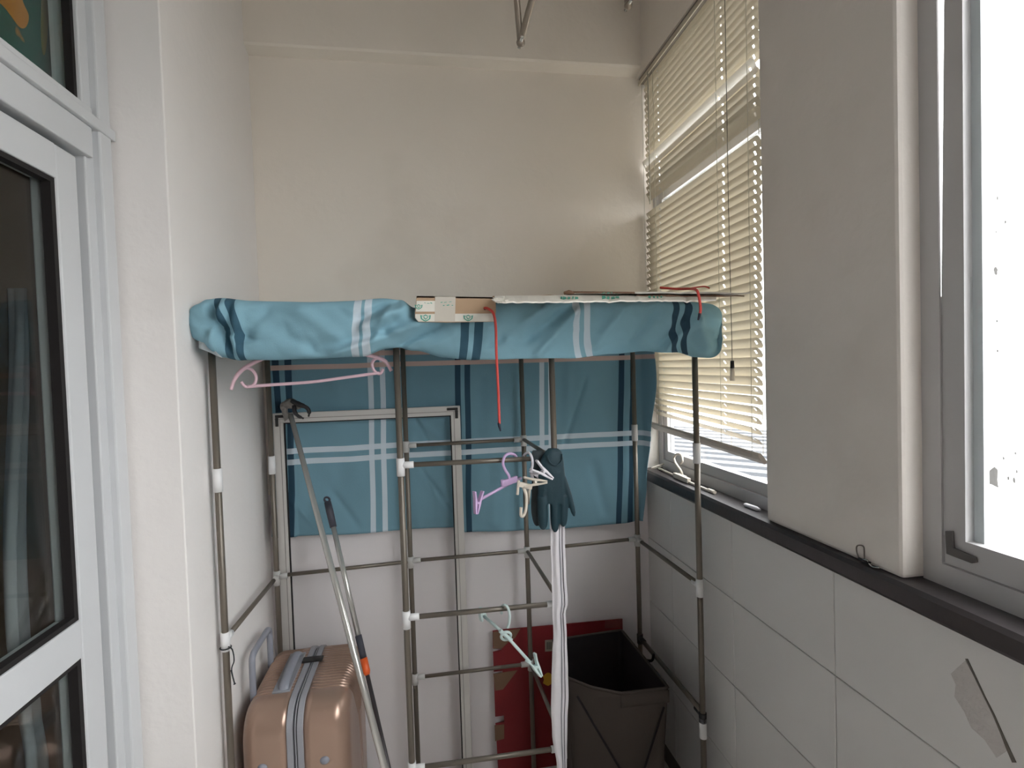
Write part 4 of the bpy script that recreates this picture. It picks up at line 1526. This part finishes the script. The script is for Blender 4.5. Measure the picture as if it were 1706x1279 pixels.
# lateral groove line of the left shell, grey carry handle, lock, bumpers
hx = -0.448
t = MB()
hp = smooth_path([(hx, SY0 + 0.10, SZ1 - 0.004), (hx, SY0 + 0.115, SZ1 + 0.012), (hx, SY0 + 0.16, SZ1 + 0.02), (hx, SY0 + 0.22, SZ1 + 0.021), (hx, SY0 + 0.27, SZ1 + 0.018), (hx, SY0 + 0.30, SZ1 - 0.004)], 5)
t.tube(hp, 0.009, 10, flat=1.6, flat_dir=(1, 0, 0))
obj('carry_handle', t, M['greyplastic'], case)
t = MB()
t.box((hx - 0.03, SY0 + 0.09, SZ1 - 0.003), (hx + 0.02, SY0 + 0.31, SZ1 + 0.003))
obj('handle_recess', t, M['zip'], case, bevel=0.002)
t = MB().box((SXZ0 - 0.008, SY0 + 0.235, SZ1 + 0.003), (SXZ1 + 0.012, SY0 + 0.262, SZ1 + 0.011))
obj('lock', t, M['lock'], case, bevel=0.003)
for px, py, xx in ((541, 1266, -0.29), (437, 1279, -0.50)):
    p = at(px, py, y=SY0)
    t = MB().ball((p.x, SY0 + 0.002, p.z), 0.014, 0.010, 0.012)
    obj('bumper', t, M['greyplastic'], case)
# telescopic handle
t = MB()
za = SZ1 - 0.03
hx2 = -0.538
tp_ = [(hx2, SY0 + 0.12, za), (hx2, SY0 + 0.12, za + 0.105), (hx2, SY0 + 0.13, za + 0.128), (hx2, SY0 + 0.16, za + 0.133), (hx2, SY0 + 0.26, za + 0.133), (hx2, SY0 + 0.29, za + 0.128), (hx2, SY0 + 0.30, za + 0.105), (hx2, SY0 + 0.30, za)]
t.tube(smooth_path(tp_, 4), 0.0095, 10)
obj('trolley_handle', t, M['greyplastic'], case)
for y in (SY0 + 0.06, SY1 - 0.06):
    for x in (SX0 + 0.04, SX1 - 0.04):
        w_ = MB().tube([(x - 0.011, y, 0.0235), (x + 0.011, y, 0.0235)], 0.0235, 14)
        w_.box((x - 0.014, y - 0.014, 0.036), (x + 0.014, y + 0.014, 0.06))
        obj('wheel', w_, M['lock'], case)

# ------------------------------------------------------------------ poles leaning in the rack


def pole_pt(p_top, p_ref, px, py):
    """point on the 3D line p_top->p_ref closest in height to the photo row py"""
    # solve by bisection on parameter
    lo, hi = 0.0, 3.0
    f = lambda t: (lambda w: 639.5 - FPX * 0 if False else row(w))(p_top + (p_ref - p_top) * t)
    for _ in range(40):
        mid = (lo + hi) / 2
        if f(mid) < py:
            lo = mid
        else:
            hi = mid
    return p_top + (p_ref - p_top) * lo


def row(w):
    d_ = w - EYE
    c_ = AX * d_.x + AY * d_.y + AZ * d_.z
    return 639.5 - FPX * c_.y / -c_.z


# steel pole with black claw
a = at(484, 690, y=1.93)
b = at(641, 1279, y=1.545)
b0 = a + (b - a) * ((a.z - 0.005) / (a.z - b.z))
ps = thing('grabber_pole', 'long steel pole with a worn grey head and black claw leaning in the left bay', 'pole', b0)
obj('shaft', MB().tube([a, lerp(a, b0, 0.5), b0], [0.0085, 0.0105, 0.0105], 12), M['silver'], ps)
P9 = lambda px, py, dy=0: at(px, py, y=1.93 + dy)
t = MB()
t.ball(P9(473, 677), 0.013, 0.013, 0.018)
t.ball(P9(484, 672, -0.01), 0.024, 0.018, 0.018)
t.ball(P9(496, 675, -0.012), 0.014, 0.012, 0.015)
t.tube([P9(474, 682), P9(478, 700), a], [0.011, 0.010, 0.0095], 10)
o = obj('head', t, M['clawgrey'], ps)
rm = o.modifiers.new('remesh', 'REMESH')
rm.mode = 'VOXEL'
rm.voxel_size = 0.004
rm.use_smooth_shade = True
t = MB()
t.tube(smooth_path([P9(486, 668, -0.02), P9(500, 674, -0.03), P9(511, 679, -0.03), P9(515, 686, -0.03), P9(514, 694, -0.03)], 5), [0.008] * 8 + [0.0065] * 9 + [0.003] * 4, 8)
obj('claw', t, M['claw'], ps)
t = MB()
t.tube(smooth_path([P9(490, 676, -0.02), P9(491, 686, -0.03), P9(497, 693, -0.03), P9(506, 697, -0.03)], 5), [0.007] * 8 + [0.0055] * 5 + [0.003] * 3, 8)
obj('claw', t, M['claw'], ps)

# mop handle
a = at(543, 824, y=1.935)
b = at(641, 1250, y=1.62)
b0 = a + (b - a) * ((a.z - 0.005) / (a.z - b.z))
mp = thing('mop_handle', 'shorter mop handle with dark grey grip and orange collar beside the steel pole', 'pole', b0)
q = lambda py: pole_pt(a, b0, 0, py)
t = MB()
t.tube([q(836), q(850), q(878)], [0.0115, 0.0125, 0.0115], 12)
nt_ = (q(836) - q(878)).normalized()
t.tube(arc(q(832), 0.0085, -PI / 2, 1.5 * PI, 14, nt_.orthogonal() if False else (1, 0, 0), nt_), 0.0038, 8)
obj('grip', t, M['grip'], mp)
obj('shaft', MB().tube([q(878), q(1062)], 0.0085, 12), M['silver'], mp)
obj('sleeve', MB().tube([q(1058), q(1096)], 0.0105, 12), M['grip'], mp)
obj('collar', MB().tube([q(1096), q(1118), q(1124)], [0.0115, 0.0115, 0.008], 12), M['orange'], mp)
obj('lower_shaft', MB().tube([q(1122), b0], 0.0065, 12), M['darksteel'], mp)

# ------------------------------------------------------------------ red flattened carton
yr = 2.012
rc = thing('red_carton', 'flattened red printed carton with slotted edge standing behind the laundry bin', 'carton', (0.46, yr, 0))
RQ = lambda px, py: at(px, py, y=yr)
zs_ = lambda py: RQ(822, py).z
xl_ = RQ(822, 1100).x
topl, topr = RQ(821, 1051), RQ(1037, 1031)
xr_ = topr.x
pts = [topl, RQ(835, 1049), topr, (xr_, yr, 0.0), (xl_ + 0.005, yr, 0.0)]
# slots down the left edge
for (p0_, p1_) in ((1206, 1194), (1128, 1119), (1086, 1080)):
    za_, zb2 = zs_(p0_), zs_(p1_)
    pts += [(xl_, yr, za_), (xl_ + 0.034, yr, za_ + 0.003), (xl_ + 0.034, yr, zb2), (xl_, yr, zb2)]
obj('board', MB().prism(pts, (0, 0.005, 0)), M['red'], rc)
for poly in ([(821, 1052), (867, 1047), (858, 1062), (846, 1070), (836, 1080), (822, 1080)], [(822, 1122), (862, 1116), (850, 1132), (838, 1148), (825, 1150)], [(824, 1208), (840, 1206), (840, 1230), (825, 1234)]):
    t = MB().prism([RQ(x, y) + Vector((0, -0.0012, 0)) for x, y in poly], (0, 0.0022, 0))
    o = obj('bare_patch', t, M['kraft'], rc)
    o['label'] = 'bare brown board where the red print is torn off'
t = MB().prism([RQ(x, y) + Vector((0, -0.0012, 0)) for x, y in ((1008, 1034), (1036, 1031), (1037, 1045), (1008, 1046))], (0, 0.0022, 0))
obj('tape_corner', t, mat('dull_red_tape', srgb(112, 48, 46), 0.4), rc)
t = MB().prism([RQ(x, y) + Vector((0, -0.0012, 0)) for x, y in ((908, 1066), (921, 1065), (921, 1084), (908, 1085))], (0, 0.0022, 0))
t2 = MB()
for k in range(3):
    t2.prism([RQ(x, y) + Vector((0, -0.0022, 0)) for x, y in ((911 + k * 3, 1069), (912.3 + k * 3, 1069), (912.3 + k * 3, 1081), (911 + k * 3, 1081))], (0, 0.0012, 0))
st_ = obj('sticker', t, mat('grey_sticker', srgb(150, 140, 128), 0.7), rc)
obj('sticker_print', t2, M['lock'], st_)
n_ = 12
t = MB()
cpt = RQ(913, 1131)
t.prism([cpt + Vector((0.02 * math.cos(2 * PI * k / n_) * (1 + 0.25 * math.sin(3 * k)), -0.0012, 0.026 * math.sin(2 * PI * k / n_))) for k in range(n_)], (0, 0.0022, 0))
obj('yellow_print', t, M['yellow'], rc)

# ------------------------------------------------------------------ laundry bin
zr = 0.55
lb = thing('laundry_bin', 'dark brown open fabric laundry bin in front of the red carton', 'bin', (0.57, 1.74, 0))
rim = [Vector((0.425, 1.665, zr)), Vector((0.535, 1.565, zr - 0.004)), Vector((0.712, 1.55, zr)), Vector((0.697, 1.925, zr + 0.004)), Vector((0.43, 1.915, zr))]
rim = [Vector((0.415, 1.675, zr)), Vector((0.48, 1.615, zr - 0.006)), Vector((0.56, 1.567, zr - 0.008)), Vector((0.712, 1.55, zr)), Vector((0.700, 1.925, zr + 0.004)), Vector((0.43, 1.915, zr))]
base = [Vector((0.43, 1.66, 0.01)), Vector((0.49, 1.60, 0.01)), Vector((0.56, 1.575, 0.01)), Vector((0.70, 1.565, 0.01)), Vector((0.69, 1.91, 0.01)), Vector((0.44, 1.90, 0.01))]


def per_pt(poly, s_):
    n_ = len(poly)
    Ls = [(poly[(i + 1) % n_] - poly[i]).length for i in range(n_)]
    tot = sum(Ls)
    d_ = (s_ % 1.0) * tot
    for i in range(n_):
        if d_ <= Ls[i]:
            return poly[i].lerp(poly[(i + 1) % n_], d_ / Ls[i])
        d_ -= Ls[i]
    return poly[0].copy()


def bin_fn(inset):
    def fn(u, v):
        a_, b_ = per_pt(base, u), per_pt(rim, u)
        p = a_.lerp(b_, v)
        ctr = Vector((0.565, 1.75, p.z))
        out = (p - ctr).normalized()
        bulge = 0.006 * noise.noise(Vector((u * 14, v * 3, 1))) * (1 - abs(2 * v - 1)) - 0.008 * math.sin(v * PI)
        q_ = p + out * (bulge - inset)
        if v == 0:
            q_.z += inset
        return q_
    return fn


t = MB()
vo = t.grid(72, 20, bin_fn(0.0))
bmesh.ops.remove_doubles(t.bm, verts=t.bm.verts, dist=1e-5)
obj('fabric_side', t, M['bin'], lb, solid=0.0015)
t = MB()
t.grid(72, 20, bin_fn(0.004))
bmesh.ops.remove_doubles(t.bm, verts=t.bm.verts, dist=1e-5)
t.prism([p + Vector((0, 0, 0.006)) for p in base], (0, 0, 0.004))
obj('lining', t, M['bindark'], lb)
t = MB()
loop = [per_pt(rim, k / 72) for k in range(73)]
t.tube(loop, 0.0045, 8)
obj('rim', t, M['bin'], lb)
# hem band and crossed folding frame on the front
t = MB()
t.grid(20, 2, lambda u, v: rim[2].lerp(rim[3], u) + Vector((0, -0.003, -0.004 - 0.04 * v)))
obj('hem_band', t, M['bin'], lb, solid=0.0015)
fA = lambda px, py, y=1.558: at(px, py, y=y)
t = MB()
t.tube([fA(962, 1160, 1.585), fA(1032, 1279, 1.562), fA(1075, 1352, 1.568)], 0.0035, 6)
obj('cross_leg', t, M['bindark'], lb)
t = MB()
t.tube([fA(1106, 1178, 1.548), fA(1074, 1279, 1.555), fA(1050, 1352, 1.56)], 0.0035, 6)
obj('cross_leg', t, M['bindark'], lb)
# handles knotted at the right rear
t = MB()
HP = lambda px, py, y: at(px, py, y=y)
t.tube(smooth_path([HP(1056, 1073, 1.92), HP(1063, 1086, 1.88), HP(1074, 1098, 1.85), HP(1086, 1100, 1.82), HP(1089, 1090, 1.80)], 5), 0.0048, 6)
obj('handle_strap', t, M['bindark'], lb)

# ------------------------------------------------------------------ drying rod brackets under the ceiling
def vbracket(tip, l, r_, name, label):
    g_ = thing(name, label, 'bracket', (tip.x, tip.y, ZC), 'drying rod brackets under the ceiling')
    for e in (l, r_):
        k = (ZC - tip.z) / (e.z - tip.z)
        obj('tube', MB().tube([tip, tip + (e - tip) * k], 0.0095, 12), M['pipe'], g_)
    obj('rod_cap', MB().ball(tip + Vector((0, -0.004, -0.004)), 0.013, 0.012, 0.012), M['pipe'], g_)
    obj('bolt', MB().tube([tip + Vector((0, -0.03, -0.004)), tip + Vector((0, 0.02, -0.004))], 0.005, 8), M['silver'], g_)
    return g_


tip = at(867, 70, y=1.55)
vbracket(tip, at(861, 0, y=1.56), at(886, 0, y=1.535), 'rod_bracket', 'V-shaped taupe pipe bracket hanging from the ceiling above the rack')
tip2 = at(1046, 8, y=1.60)
vbracket(tip2, tip2 + Vector((-0.006, 0.01, 0.128)), tip2 + Vector((0.035, -0.015, 0.128)), 'rod_bracket', 'pipe bracket tip just showing at the ceiling near the window beam')
